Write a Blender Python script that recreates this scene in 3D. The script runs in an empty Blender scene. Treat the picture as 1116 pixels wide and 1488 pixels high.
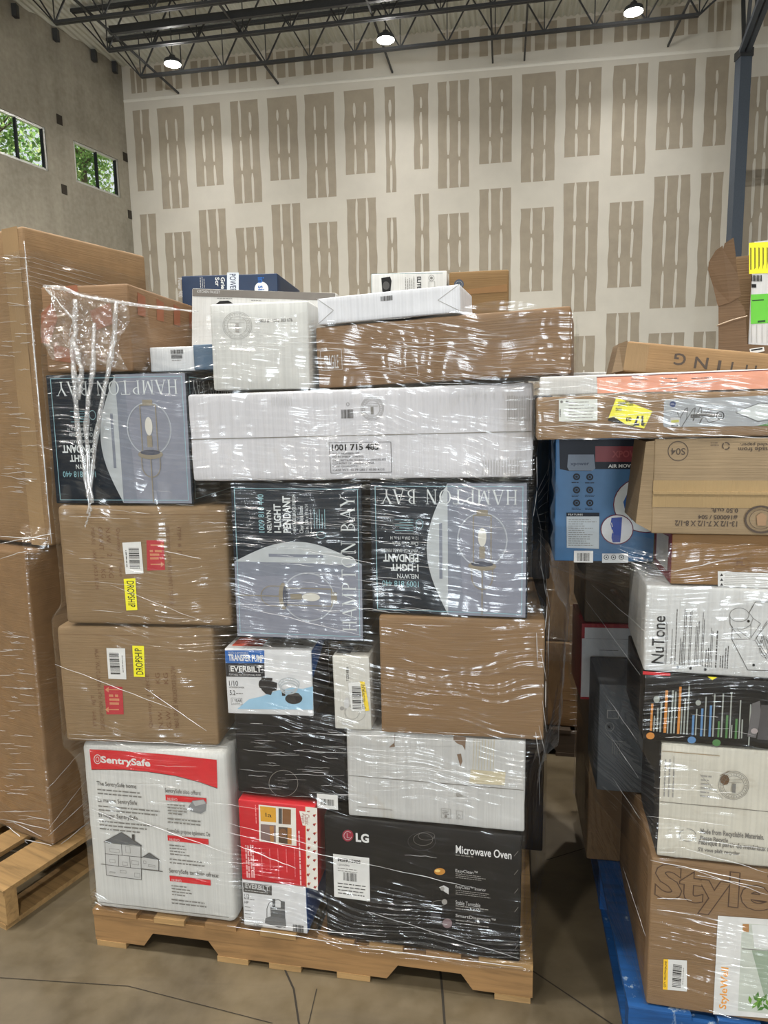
import bpy, bmesh, math, random
from mathutils import Vector, Matrix, noise
random.seed(11)
SC = bpy.context.scene
COL = SC.collection
R = math.radians

# ------------------------------------------------------------------ camera, view, world, lights
IW, IH, FPX = 1116, 1488, 1000.0
cam_d = bpy.data.cameras.new('camera'); cam = bpy.data.objects.new('camera', cam_d); COL.objects.link(cam)
SC.camera = cam
cam_d.sensor_fit = 'VERTICAL'; cam_d.sensor_height = 24.0; cam_d.lens = 24.0 * FPX / IH
cam_d.clip_start = 0.02; cam_d.clip_end = 300
PITCH, ROLL = R(8.4), R(1.1)
CF = Vector((0, math.cos(PITCH), -math.sin(PITCH)))
_x = Vector((1, 0, 0)); _u = _x.cross(CF)
CX = _x * math.cos(ROLL) - _u * math.sin(ROLL); CU = CX.cross(CF); CC = Vector((0, 0, 1.495))
cam.matrix_world = Matrix(((CX.x, CU.x, -CF.x, CC.x), (CX.y, CU.y, -CF.y, CC.y), (CX.z, CU.z, -CF.z, CC.z), (0, 0, 0, 1)))

SC.view_settings.view_transform = 'Standard'; SC.view_settings.look = 'None'
SC.view_settings.gamma = 1.0; SC.view_settings.exposure = -0.46
SC.view_settings.use_curve_mapping = False
SC.cycles.transparent_max_bounces = 24
SC.cycles.max_bounces = 7; SC.cycles.diffuse_bounces = 3; SC.cycles.glossy_bounces = 3
SC.cycles.transmission_bounces = 4
SC.cycles.sample_clamp_indirect = 4.0; SC.cycles.sample_clamp_direct = 0
SC.cycles.caustics_reflective = False; SC.cycles.caustics_refractive = False
SC.cycles.blur_glossy = 0.5

wd = bpy.data.worlds.new('daylight'); SC.world = wd; wd.use_nodes = True
_n = wd.node_tree.nodes; _bg = _n['Background']
_sky = _n.new('ShaderNodeTexSky'); _sky.sky_type = 'HOSEK_WILKIE'; _sky.turbidity = 4.0
_sky.sun_direction = (-0.45, 0.5, 0.74)
_mx = _n.new('ShaderNodeMix'); _mx.data_type = 'RGBA'; _mx.inputs[0].default_value = 0.75
wd.node_tree.links.new(_sky.outputs[0], _mx.inputs[6]); _mx.inputs[7].default_value = (0.93, 0.97, 1.0, 1)
wd.node_tree.links.new(_mx.outputs[2], _bg.inputs[0]); _bg.inputs[1].default_value = 1.5

_s = bpy.data.lights.new('sun', 'SUN'); _s.energy = 16.0; _s.angle = 0.01; _s.color = (1, .95, .86)
sun = bpy.data.objects.new('sun', _s); COL.objects.link(sun)
sun.rotation_euler = Vector((0.45, -0.5, -0.95)).to_track_quat('-Z', 'Y').to_euler()

LAMP_W = 400.0
DOOR_W = 800.0      # power of each fill lamp added at an unseen dock door       # every high-bay lamp
WALL0 = Vector((0.8, 20.2, 0)); WU = Vector((math.cos(R(-10)), math.sin(R(-10)), 0)); WN = Vector((math.sin(R(10)), math.cos(R(10)), 0))
def wpt(s, z, off=0.0): return WALL0 + WU * s - WN * off + Vector((0, 0, z))     # off = metres in front of the far wall
LAMPS = [(s, d) for d in (2.45, 8.0, 13.6, 19.2, 24.8) for s in (-5.55, -0.12, 5.5)]

# ------------------------------------------------------------------ materials
def lin(c): return tuple(((v / 255) / 12.92 if v <= 10 else (((v / 255) + .055) / 1.055) ** 2.4) for v in c)
def newmat(name):
    m = bpy.data.materials.new(name); m.use_nodes = True
    return m, m.node_tree.nodes, m.node_tree.links, m.node_tree.nodes['Principled BSDF']
def coords(N, L, scale, kind='Object', rot=(0, 0, 0)):
    tc = N.new('ShaderNodeTexCoord'); mp = N.new('ShaderNodeMapping')
    mp.inputs['Scale'].default_value = scale; mp.inputs['Rotation'].default_value = rot
    L.new(tc.outputs[kind], mp.inputs['Vector']); return mp.outputs[0]
def ntex(N, L, vec, scale, detail=3, rough=.5, dist=0):
    t = N.new('ShaderNodeTexNoise'); t.inputs['Scale'].default_value = scale; t.inputs['Detail'].default_value = detail
    t.inputs['Roughness'].default_value = rough; t.inputs['Distortion'].default_value = dist
    L.new(vec, t.inputs['Vector']); return t.outputs['Fac']
def ramp(N, L, fac, stops):
    r = N.new('ShaderNodeValToRGB'); e = r.color_ramp.elements
    while len(e) < len(stops): e.new(.5)
    for k, (p, c) in enumerate(stops):
        e[k].position = p; e[k].color = (*c, 1) if len(c) == 3 else c
    L.new(fac, r.inputs[0]); return r.outputs[0]
def mixc(N, L, fac, a, b, mode='MIX'):
    m = N.new('ShaderNodeMix'); m.data_type = 'RGBA'; m.blend_type = mode
    for v, i in ((fac, 0), (a, 6), (b, 7)):
        if isinstance(v, (int, float)): m.inputs[i].default_value = v
        elif isinstance(v, tuple): m.inputs[i].default_value = (*v[:3], 1)
        else: L.new(v, m.inputs[i])
    return m.outputs[2]
def bump(N, L, h, strength, dist, b):
    n = N.new('ShaderNodeBump'); n.inputs['Strength'].default_value = strength; n.inputs['Distance'].default_value = dist
    L.new(h, n.inputs['Height']); L.new(n.outputs[0], b.inputs['Normal']); return n
_M = {}
def flat(rgb, rough=.55, metal=0.0, var=.06):
    key = (tuple(rgb), rough, metal)
    if key in _M: return _M[key]
    m, N, L, b = newmat('print_%d_%d_%d' % tuple(rgb)); c = lin(rgb)
    f = ntex(N, L, coords(N, L, (1, 1, 1)), 30, 2)
    L.new(ramp(N, L, f, [(.3, tuple(v * (1 - var) for v in c)), (.7, tuple(min(1, v * (1 + var)) for v in c))]), b.inputs['Base Color'])
    b.inputs['Roughness'].default_value = rough; b.inputs['Metallic'].default_value = metal; b.inputs['Specular IOR Level'].default_value = .2 if max(rgb) < 60 else .4
    _M[key] = m; return m
def cardboard(tone=(160, 130, 100), seed=0.0, flute='h', name='kraft_cardboard'):
    g = sum(tone) / 3; tone = tuple(round((t * .9 + g * .1) * k) for t, k in zip(tone, (.8, .81, .78)))     # kraft is duller than its first guess
    key = ('cb', tone, seed, flute)
    if key in _M: return _M[key]
    m, N, L, b = newmat(name); c = lin(tone)
    v = coords(N, L, (1, 1, 1)); v2 = coords(N, L, (3, 3, 90) if flute == 'h' else (90, 90, 3)); v3 = coords(N, L, (1.4, 1.4, 9), rot=(.1, .2, 0))
    a = ntex(N, L, v, 3.5 + seed, 4); f2 = ntex(N, L, v2, 3, 2); a3 = ntex(N, L, v3, 2.2 + seed * .1, 4, .6, .5)
    c1 = ramp(N, L, a, [(.25, tuple(x * .84 for x in c)), (.75, tuple(x * 1.1 for x in c))])
    c2 = mixc(N, L, .07, c1, ramp(N, L, f2, [(.3, tuple(x * .72 for x in c)), (.7, tuple(x * 1.25 for x in c))]))
    c3 = mixc(N, L, ramp(N, L, a3, [(.5, (0, 0, 0)), (.8, (.3, .3, .3))]), c2, tuple(x * .7 for x in c))
    L.new(c3, b.inputs['Base Color']); b.inputs['Roughness'].default_value = .72
    bump(N, L, f2, .25, .004, b); _M[key] = m; return m
def whiteboard(tone=(222, 222, 220), seed=0.0, dirt=.5, rib=.35, name='white_cardboard'):
    key = ('wb', tone, seed, dirt)
    if key in _M: return _M[key]
    m, N, L, b = newmat(name); c = tuple(x * .82 for x in lin(tone))
    v = coords(N, L, (1, 1, 1)); a = ntex(N, L, v, 4 + seed, 5, .6); a2 = ntex(N, L, v, 2.2 + seed * .7, 4, .65, 1.0)
    vr = coords(N, L, (150, 150, 2)); rb = ntex(N, L, vr, 1.2, 1)
    c1 = ramp(N, L, a, [(.3, tuple(x * .9 for x in c)), (.7, tuple(min(1, x * 1.04) for x in c))])
    c2 = mixc(N, L, ramp(N, L, a2, [(.56, (0, 0, 0)), (.78, (dirt, dirt, dirt))]), c1, (.42, .36, .27))
    c3 = mixc(N, L, .14, c2, ramp(N, L, rb, [(.38, (.45, .45, .45)), (.6, (1, 1, 1))]), 'MULTIPLY')
    L.new(c3, b.inputs['Base Color']); b.inputs['Roughness'].default_value = .6
    bump(N, L, rb, rib, .002, b); _M[key] = m; return m
def wood(tone=(142, 108, 68), name='pallet_wood', paint=0.0):
    m, N, L, b = newmat(name); c = lin(tone)
    g = ntex(N, L, coords(N, L, (2, 26, 26)), 2.2, 5, .6, .6); a = ntex(N, L, coords(N, L, (1, 1, 1)), 6, 4)
    c1 = ramp(N, L, g, [(.25, tuple(x * .6 for x in c)), (.5, c), (.8, tuple(min(1, x * 1.25) for x in c))])
    c2 = mixc(N, L, ramp(N, L, a, [(.5, (0, 0, 0)), (.72, (.45, .45, .45))]), c1, tuple(x * .45 for x in c))
    if paint:
        s = ntex(N, L, coords(N, L, (6, 6, 1.5)), 3, 5, .7)
        c2 = mixc(N, L, ramp(N, L, s, [(.62, (0, 0, 0)), (.7, (.75, .75, .75))]), c2, (.45, .55, .6))
    L.new(c2, b.inputs['Base Color']); b.inputs['Roughness'].default_value = .75; bump(N, L, g, .3, .003, b); return m
WOOD = wood(); WOOD2 = wood((158, 126, 82), 'fresh_pallet_wood'); BLUEWOOD = wood((14, 74, 134), 'blue_painted_wood', paint=1.0)
STEEL = flat((70, 72, 75), .5, .3); STEELB = flat((88, 98, 112), .5, .2)
INK = flat((28, 27, 27)); WHITE = flat((220, 220, 218), .45); KRAFT = cardboard(); YEL = flat((244, 234, 30), .45); RED = flat((196, 30, 40), .45)

def concrete_floor():
    m, N, L, b = newmat('polished_concrete')
    v = coords(N, L, (1, 1, 1)); a = ntex(N, L, v, 1.3, 6, .62, .6); f = ntex(N, L, v, 14, 5, .6); k = ntex(N, L, coords(N, L, (1, 6, 1), rot=(0, 0, .5)), 1.6, 4, .6, .8)
    c1 = ramp(N, L, a, [(.28, lin((70, 61, 46))), (.5, lin((98, 86, 65))), (.74, lin((120, 106, 80)))])
    c2 = mixc(N, L, .22, c1, ramp(N, L, f, [(.3, lin((50, 45, 37))), (.7, lin((126, 115, 98)))]))
    c3 = mixc(N, L, ramp(N, L, k, [(.55, (0, 0, 0)), (.75, (.35, .35, .35))]), c2, lin((62, 55, 45)))
    L.new(c3, b.inputs['Base Color']); L.new(ramp(N, L, f, [(.3, (.4, .4, .4)), (.7, (.62, .62, .62))]), b.inputs['Roughness'])
    bump(N, L, f, .08, .004, b); return m
def concrete_wall():
    m, N, L, b = newmat('tilt_up_concrete')
    v = coords(N, L, (1, 1, 1)); a = ntex(N, L, v, .45, 5, .6, .4); st = ntex(N, L, coords(N, L, (1.6, 1.6, .12)), 1.5, 5, .65); f = ntex(N, L, v, 9, 4)
    c1 = ramp(N, L, a, [(.3, lin((134, 128, 115))), (.7, lin((172, 165, 150)))])
    c2 = mixc(N, L, .28, c1, ramp(N, L, st, [(.3, lin((112, 107, 95))), (.7, lin((186, 179, 163)))]))
    L.new(mixc(N, L, .12, c2, ramp(N, L, f, [(.3, (.1, .1, .09)), (.7, (.6, .58, .52))])), b.inputs['Base Color'])
    b.inputs['Roughness'].default_value = .85; return m
def plaster(name, rgb, var=.08, scale=2.0):
    m, N, L, b = newmat(name); c = lin(rgb)
    a = ntex(N, L, coords(N, L, (1, 1, 1)), scale, 5, .6)
    L.new(ramp(N, L, a, [(.3, tuple(x * (1 - var) for x in c)), (.7, tuple(min(1, x * (1 + var)) for x in c))]), b.inputs['Base Color'])
    b.inputs['Roughness'].default_value = .85; return m
def film_mat(name, gain=1.0, haze=.003, zs=120.0, tilt=.08, gloss=.155, xs=4.6, gain_f=1.35, floor_f=.0):
    """Clear stretch film: transparent, a little milky, with tight horizontal wrinkles that glint."""
    m = bpy.data.materials.new(name); m.use_nodes = True; N = m.node_tree.nodes; L = m.node_tree.links
    N.remove(N['Principled BSDF']); out = N['Material Output']
    tc = N.new('ShaderNodeTexCoord')
    big = N.new('ShaderNodeTexNoise'); big.inputs['Scale'].default_value = 1.7; big.inputs['Detail'].default_value = 2
    L.new(tc.outputs['Object'], big.inputs['Vector'])
    sub = N.new('ShaderNodeMath'); sub.operation = 'SUBTRACT'; sub.inputs[1].default_value = .5; L.new(big.outputs['Fac'], sub.inputs[0])
    mul = N.new('ShaderNodeMath'); mul.operation = 'MULTIPLY'; mul.inputs[1].default_value = tilt * 3; L.new(sub.outputs[0], mul.inputs[0])
    sx_ = N.new('ShaderNodeSeparateXYZ'); L.new(tc.outputs['Object'], sx_.inputs[0]); sl = N.new('ShaderNodeMath'); sl.operation = 'MULTIPLY_ADD'; sl.inputs[1].default_value = .08; L.new(sx_.outputs['X'], sl.inputs[0]); L.new(mul.outputs[0], sl.inputs[2])
    cmb = N.new('ShaderNodeCombineXYZ'); L.new(sl.outputs[0], cmb.inputs['Z'])
    add = N.new('ShaderNodeVectorMath'); L.new(tc.outputs['Object'], add.inputs[0]); L.new(cmb.outputs[0], add.inputs[1])
    def streak(sx, sz, rz, det, ry=0.0):
        mp = N.new('ShaderNodeMapping'); mp.inputs['Scale'].default_value = (sx, sx, sz); mp.inputs['Rotation'].default_value = (0, ry, rz)
        L.new(add.outputs[0], mp.inputs['Vector'])
        t = N.new('ShaderNodeTexNoise'); t.inputs['Scale'].default_value = 1.0; t.inputs['Detail'].default_value = det; t.inputs['Roughness'].default_value = .55
        L.new(mp.outputs[0], t.inputs['Vector']); return t.outputs['Fac']
    s1 = streak(xs, zs, 0, .6); s2 = streak(xs * 1.7, zs * .45, .3, .5, .05); s3 = streak(12, 9, .4, 1)
    mask = N.new('ShaderNodeMapRange'); mask.inputs['From Min'].default_value = .47; mask.inputs['From Max'].default_value = .62
    L.new(streak(2.0, 4.5, .7, 2), mask.inputs['Value'])
    hs = N.new('ShaderNodeMath'); hs.operation = 'MULTIPLY_ADD'; hs.inputs[1].default_value = .8; L.new(s2, hs.inputs[0]); L.new(s1, hs.inputs[2])
    hm = N.new('ShaderNodeMath'); hm.operation = 'MULTIPLY'; L.new(hs.outputs[0], hm.inputs[0])
    mk = N.new('ShaderNodeMapRange'); mk.inputs['To Min'].default_value = .17; mk.inputs['To Max'].default_value = 1.0; L.new(mask.outputs[0], mk.inputs['Value']); L.new(mk.outputs[0], hm.inputs[1])
    hh = N.new('ShaderNodeMath'); hh.operation = 'MULTIPLY_ADD'; hh.inputs[1].default_value = 1.5; L.new(s3, hh.inputs[0]); L.new(hm.outputs[0], hh.inputs[2])
    bp = N.new('ShaderNodeBump'); bp.inputs['Strength'].default_value = 1.0; bp.inputs['Distance'].default_value = .0125 * gain; L.new(hh.outputs[0], bp.inputs['Height'])
    tr = N.new('ShaderNodeBsdfTransparent'); df = N.new('ShaderNodeBsdfDiffuse'); df.inputs['Color'].default_value = (.9, .92, .95, 1)
    gl = N.new('ShaderNodeBsdfGlossy'); gl.inputs['Roughness'].default_value = gloss; gl.inputs['Color'].default_value = (1, 1, 1, 1)
    L.new(bp.outputs[0], gl.inputs['Normal'])
    m1 = N.new('ShaderNodeMixShader'); m1.inputs[0].default_value = haze; L.new(tr.outputs[0], m1.inputs[1]); L.new(df.outputs[0], m1.inputs[2])
    fr = N.new('ShaderNodeFresnel'); fr.inputs['IOR'].default_value = 1.5
    fa = N.new('ShaderNodeMath'); fa.operation = 'MULTIPLY_ADD'; fa.inputs[1].default_value = gain_f; fa.inputs[2].default_value = floor_f; fa.use_clamp = True; L.new(fr.outputs[0], fa.inputs[0])
    mn = N.new('ShaderNodeMath'); mn.operation = 'MINIMUM'; mn.inputs[1].default_value = .22; L.new(fa.outputs[0], mn.inputs[0])
    m2 = N.new('ShaderNodeMixShader'); L.new(mn.outputs[0], m2.inputs[0]); L.new(m1.outputs[0], m2.inputs[1]); L.new(gl.outputs[0], m2.inputs[2])
    L.new(m2.outputs[0], out.inputs['Surface']); return m
FILM = film_mat('stretch_film'); FILM2 = film_mat('stretch_film_loose', 1.2, .03, 110, .1); FILMTAIL = film_mat('crumpled_film', 1.5, .2, 70, .4, .2, 40, 1.2, .12)

# ------------------------------------------------------------------ mesh helpers
def tag(o, label=None, cat=None, group=None, kind=None):
    if label: o['label'] = label
    if cat: o['category'] = cat
    if group: o['group'] = group
    if kind: o['kind'] = kind
    return o
def empty(name, loc, rot=(0, 0, 0)):
    o = bpy.data.objects.new(name, None); o.empty_display_size = .05; COL.objects.link(o); o.location = loc; o.rotation_euler = rot; return o
class MB:
    def __init__(s): s.v = []; s.f = []; s.mi = []; s.mats = []
    def slot(s, m):
        if m not in s.mats: s.mats.append(m)
        return s.mats.index(m)
    def face(s, pts, m):
        k = len(s.v); s.v += [tuple(p) for p in pts]; s.f.append(tuple(range(k, k + len(pts)))); s.mi.append(s.slot(m))
    def mesh(s, vs, fs, m):
        k = len(s.v); s.v += [tuple(p) for p in vs]; i = s.slot(m)
        for f in fs: s.f.append(tuple(k + a for a in f)); s.mi.append(i)
    def box(s, lo, hi, m, mat=None):
        x0, y0, z0 = lo; x1, y1, z1 = hi
        P = [Vector(p) for p in ((x0, y0, z0), (x1, y0, z0), (x1, y1, z0), (x0, y1, z0), (x0, y0, z1), (x1, y0, z1), (x1, y1, z1), (x0, y1, z1))]
        if mat: P = [mat @ p for p in P]
        s.mesh(P, [(0, 3, 2, 1), (4, 5, 6, 7), (0, 1, 5, 4), (1, 2, 6, 5), (2, 3, 7, 6), (3, 0, 4, 7)], m)
    def beam(s, a, b, w, h, m, up=Vector((0, 0, 1))):
        a, b = Vector(a), Vector(b); d = (b - a).normalized(); x = d.cross(up)
        x = x.normalized() if x.length > 1e-4 else Vector((1, 0, 0)); y = x.cross(d)
        P = [p + x * (w / 2 * i) + y * (h / 2 * j) for p in (a, b) for i, j in ((-1, -1), (1, -1), (1, 1), (-1, 1))]
        s.mesh(P, [(0, 1, 2, 3), (7, 6, 5, 4), (0, 4, 5, 1), (1, 5, 6, 2), (2, 6, 7, 3), (3, 7, 4, 0)], m)
    def tube(s, pts, r, m, n=8):
        pts = [Vector(p) for p in pts]; rr = r if isinstance(r, (list, tuple)) else [r] * len(pts); vs = []; fs = []
        for i, p in enumerate(pts):
            d = (pts[min(i + 1, len(pts) - 1)] - pts[max(i - 1, 0)]).normalized(); x = d.cross(Vector((.31, .2, .93)))
            x = x.normalized() if x.length > 1e-4 else Vector((1, 0, 0)); y = x.cross(d)
            for k in range(n):
                t = 2 * math.pi * k / n; vs.append(p + (x * math.cos(t) + y * math.sin(t)) * rr[i])
        for i in range(len(pts) - 1):
            for k in range(n): a = i * n + k; b = i * n + (k + 1) % n; fs.append((a, b, b + n, a + n))
        fs.append(tuple(range(n - 1, -1, -1))); fs.append(tuple((len(pts) - 1) * n + k for k in range(n))); s.mesh(vs, fs, m)
    def lathe(s, prof, m, n=24, c=(0, 0, 0)):
        vs = [(c[0] + r * math.cos(2 * math.pi * k / n), c[1] + r * math.sin(2 * math.pi * k / n), c[2] + z) for r, z in prof for k in range(n)]
        fs = [(i * n + k, i * n + (k + 1) % n, (i + 1) * n + (k + 1) % n, (i + 1) * n + k) for i in range(len(prof) - 1) for k in range(n)]
        s.mesh(vs, fs, m)
    def build(s, name, parent=None, smooth=False, kind=None):
        me = bpy.data.meshes.new(name); me.from_pydata(s.v, [], s.f); 
        for m in s.mats: me.materials.append(m)
        me.polygons.foreach_set('material_index', s.mi)
        if smooth: me.polygons.foreach_set('use_smooth', [True] * len(s.f))
        me.update(); o = bpy.data.objects.new(name, me); COL.objects.link(o)
        if parent: o.parent = parent
        if kind: o['kind'] = kind
        return o
_tc = {}
def text_mesh(s, bold=0.0):
    """Flat lettering: vertices and faces with the text's bounding box moved to 0..1."""
    k = (s, bold)
    if k in _tc: return _tc[k]
    cu = bpy.data.curves.new('lettering', 'FONT'); cu.body = s; cu.offset = bold; cu.resolution_u = 3
    o = bpy.data.objects.new('lettering', cu); me = o.to_mesh()
    v = [(p.co.x, p.co.y) for p in me.vertices]; f = [tuple(q.vertices) for q in me.polygons]
    o.to_mesh_clear(); bpy.data.objects.remove(o); bpy.data.curves.remove(cu)
    if not v: _tc[k] = ([], [], 1); return _tc[k]
    x0 = min(p[0] for p in v); x1 = max(p[0] for p in v); y0 = min(p[1] for p in v); y1 = max(p[1] for p in v)
    _tc[k] = ([((x - x0) / (x1 - x0), (y - y0) / (y1 - y0)) for x, y in v], f, (x1 - x0) / (y1 - y0)); return _tc[k]
SERIF = {   # polylines (thick strokes), unit box 1 high
 'H': (.95, [(.2, 0, .2, 1, .12), (.78, 0, .78, 1, .12), (.2, .5, .78, .5, .05)], [.2, .78], [.2, .78]),
 'A': (.95, [(.12, 0, .48, 1, .05), (.48, 1, .86, 0, .13), (.26, .36, .72, .36, .05)], [.12, .86], []),
 'M': (1.15, [(.18, 0, .18, 1, .05), (.18, 1, .56, .08, .13), (.56, .08, .94, 1, .05), (.94, 0, .94, 1, .12)], [.18, .94], [.15, .97]),
 'P': (.8, [(.2, 0, .2, 1, .12)], [.2], [.2]), 'T': (.9, [(.45, 0, .45, 1, .12), (.06, .97, .84, .97, .05), (.06, .84, .06, .99, .04), (.84, .84, .84, .99, .04)], [.45], []),
 'O': (1.0, [], [], []), 'N': (1.05, [(.2, 0, .2, 1, .05), (.2, 1, .84, 0, .13), (.84, 0, .84, 1, .05)], [.2], [.15, .84]),
 'B': (.85, [(.2, 0, .2, 1, .12)], [.2], [.2]), 'Y': (.92, [(.45, 0, .45, .5, .12), (.45, .45, .1, 1, .13), (.45, .45, .82, 1, .05)], [.45], [.1, .82]), ' ': (.5, [], [], [])}
def serif_mesh(s):
    V = []; F = []; x = 0
    def seg(x0, y0, x1, y1, w):
        dx, dy = x1 - x0, y1 - y0; l = math.hypot(dx, dy); nx, ny = -dy / l * w / 2, dx / l * w / 2; k = len(V)
        V.extend([(x0 + nx, y0 + ny), (x0 - nx, y0 - ny), (x1 - nx, y1 - ny), (x1 + nx, y1 + ny)]); F.append((k, k + 1, k + 2, k + 3))
    def arc(cx, cy, rx, ry, a0, a1, w0, w1, n=20):
        k = len(V)
        for i in range(n + 1):
            t = a0 + (a1 - a0) * i / n; w = w0 + (w1 - w0) * abs(math.cos(t))
            V.append((cx + (rx + w / 2) * math.cos(t), cy + (ry + w0 / 2) * math.sin(t))); V.append((cx + (rx - w / 2) * math.cos(t), cy + (ry - w0 / 2) * math.sin(t)))
        for i in range(n): F.append((k + 2 * i, k + 2 * i + 1, k + 2 * i + 3, k + 2 * i + 2))
    for ch in s:
        w, st, bot, top = SERIF[ch]
        for a in st: seg(x + a[0], a[1], x + a[2], a[3], a[4])
        for b in bot: seg(x + b - .13, .02, x + b + .13, .02, .04)
        for b in top: seg(x + b - .13, .98, x + b + .13, .98, .04)
        if ch == 'O': arc(x + .5, .5, .4, .48, 0, 2 * math.pi, .05, .13, 32)
        if ch == 'P': arc(x + .25, .74, .38, .235, -math.pi / 2, math.pi / 2, .05, .13)
        if ch == 'B': arc(x + .25, .76, .33, .215, -math.pi / 2, math.pi / 2, .05, .12); arc(x + .25, .27, .4, .25, -math.pi / 2, math.pi / 2, .05, .12)
        x += w + .1
    x0 = min(p[0] for p in V); x1 = max(p[0] for p in V); y0 = min(p[1] for p in V); y1 = max(p[1] for p in V)
    return [((a - x0) / (x1 - x0), (b - y0) / (y1 - y0)) for a, b in V], F, 1

FACES = {  # local (u, v, out) -> local xyz ; front face lies in y = 0, box goes to +y
 'front': lambda u, v, o, c: (u, -o, v), 'right': lambda u, v, o, c: (c.w / 2 + o, u, v), 'left': lambda u, v, o, c: (-c.w / 2 - o, u, v), 'top': lambda u, v, o, c: (u, v, c.h + o)}
class Art:
    """Print or sticker on one face of a carton. Coordinates are metres on the face, or photo pixels with px=True."""
    def __init__(s, c, face='front', px=True, lift=.0006):
        s.c = c; s.face = face; s.px = px; s.mb = MB(); s.lay = lift; s.fx = None; s.par = None
    def m(s, x, y):
        if s.fx: return s.fx(x, y)
        return s.c.uv(x, y, s.face) if s.px else (x, y)
    def put(s, pts, fs, mat):
        f = FACES[s.face]; s.lay += .000012
        s.mb.mesh([f(u, v, s.lay, s.c) for u, v in pts], fs, mat); return s
    def P(s, pts, mat): return s.put([s.m(*p) for p in pts], [tuple(range(len(pts)))], mat)
    def bb(s, x0, y0, x1, y1):
        if s.px and not s.fx:      # a photo-pixel box on a face seen in perspective: keep its centre and its sizes along the face
            xc, yc = (x0 + x1) / 2, (y0 + y1) / 2; c = s.m(xc, yc); l, r, t, b = s.m(x0, yc), s.m(x1, yc), s.m(xc, y0), s.m(xc, y1)
            w = abs(r[0] - l[0]) / 2; h = abs(t[1] - b[1]) / 2; return c[0] - w, c[1] - h, c[0] + w, c[1] + h
        a = s.m(x0, y0); b = s.m(x1, y1); return min(a[0], b[0]), min(a[1], b[1]), max(a[0], b[0]), max(a[1], b[1])
    def Rc(s, x0, y0, x1, y1, mat):
        a, b, c, d = s.bb(x0, y0, x1, y1); return s.put([(a, b), (c, b), (c, d), (a, d)], [(0, 1, 2, 3)], mat)
    def Fr(s, x0, y0, x1, y1, w, mat):
        a, b, c, d = s.bb(x0, y0, x1, y1)
        for q in ((a, b, c, b + w), (a, d - w, c, d), (a, b, a + w, d), (c - w, b, c, d)): s.put([(q[0], q[1]), (q[2], q[1]), (q[2], q[3]), (q[0], q[3])], [(0, 1, 2, 3)], mat)
        return s
    def T(s, txt, x0, y0, x1, y1, mat, rot=0, bold=0.0, serif=False):
        a, b, c, d = s.bb(x0, y0, x1, y1); V, F, asp = serif_mesh(txt) if serif else text_mesh(txt, bold)
        W, H = c - a, d - b
        def q(x, y):
            if rot == 90: x, y = 1 - y, x
            elif rot == 180: x, y = 1 - x, 1 - y
            elif rot == 270: x, y = y, 1 - x
            return a + x * W, b + y * H
        return s.put([q(*p) for p in V], F, mat) if V else s
    def L(s, pts, w, mat):
        for p, q in zip(pts, pts[1:]):
            p = s.m(*p); q = s.m(*q); dx, dy = q[0] - p[0], q[1] - p[1]; l = math.hypot(dx, dy) or 1; nx, ny = -dy / l * w / 2, dx / l * w / 2
            s.put([(p[0] + nx, p[1] + ny), (p[0] - nx, p[1] - ny), (q[0] - nx, q[1] - ny), (q[0] + nx, q[1] + ny)], [(0, 1, 2, 3)], mat)
        return s
    def E(s, cx, cy, rx, ry, mat, n=28, a0=0, a1=2 * math.pi):
        return s.P([(cx + rx * math.cos(a0 + (a1 - a0) * k / n), cy + ry * math.sin(a0 + (a1 - a0) * k / n)) for k in range(n if a1 - a0 > 6.2 else n + 1)], mat)
    def Ring(s, cx, cy, rx, ry, w, mat, a0=0, a1=2 * math.pi, n=32):
        return s.L([(cx + rx * math.cos(a0 + (a1 - a0) * k / n), cy + ry * math.sin(a0 + (a1 - a0) * k / n)) for k in range(n + 1)], w, mat)
    def Small(s, x0, y0, x1, y1, n, mat, v=False, fill=.3, ragged=.35, seed=3):
        """n rows of print too small to read, broken into words."""
        a, b, c, d = s.bb(x0, y0, x1, y1); rnd = random.Random(seed); vs = []; fs = []
        if v: A, Bn, LN = a, c - a, d - b
        else: A, Bn, LN = b, d - b, c - a
        for k in range(n):
            p = A + Bn * (k + .5) / n; h = Bn / n * fill / 2; t = 0; end = LN * (1 - ragged * rnd.random())
            while t < end:
                wl = min(end - t, h * rnd.uniform(3, 12)); q = (b if v else a) + t; i = len(vs)
                vs += [(p - h, q), (p + h, q), (p + h, q + wl), (p - h, q + wl)] if v else [(q, p - h), (q + wl, p - h), (q + wl, p + h), (q, p + h)]
                fs.append((i, i + 1, i + 2, i + 3)); t += wl + h * 1.6
        return s.put(vs, fs, mat)
    def Bar(s, x0, y0, x1, y1, mat, v=False, seed=5):
        a, b, c, d = s.bb(x0, y0, x1, y1); rnd = random.Random(seed); t = 0; LN = (d - b) if v else (c - a); u = LN / 62; vs = []; fs = []
        while t < LN - u:
            w = u * rnd.choice((1, 1, 2, 3)); i = len(vs)
            vs += [(a, b + t), (c, b + t), (c, b + t + w), (a, b + t + w)] if v else [(a + t, b), (a + t + w, b), (a + t + w, d), (a + t, d)]
            fs.append((i, i + 1, i + 2, i + 3)); t += w + u * rnd.choice((1, 1, 2))
        return s.put(vs, fs, mat)
    def cut(s, name, label=None):
        """End one printed part and go on with the next one on the same face."""
        s.done(name, label=label); s.mb = MB(); return s
    def sub(s, name):
        """End a label's own sheet; what is printed on it becomes its sub-part."""
        s.par = s.done(name); s.mb = MB(); return s
    def done(s, name, parent=None, label=None):
        o = s.mb.build(name, parent or s.par or s.c.root)
        if label: o['label'] = label
        return o

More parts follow.
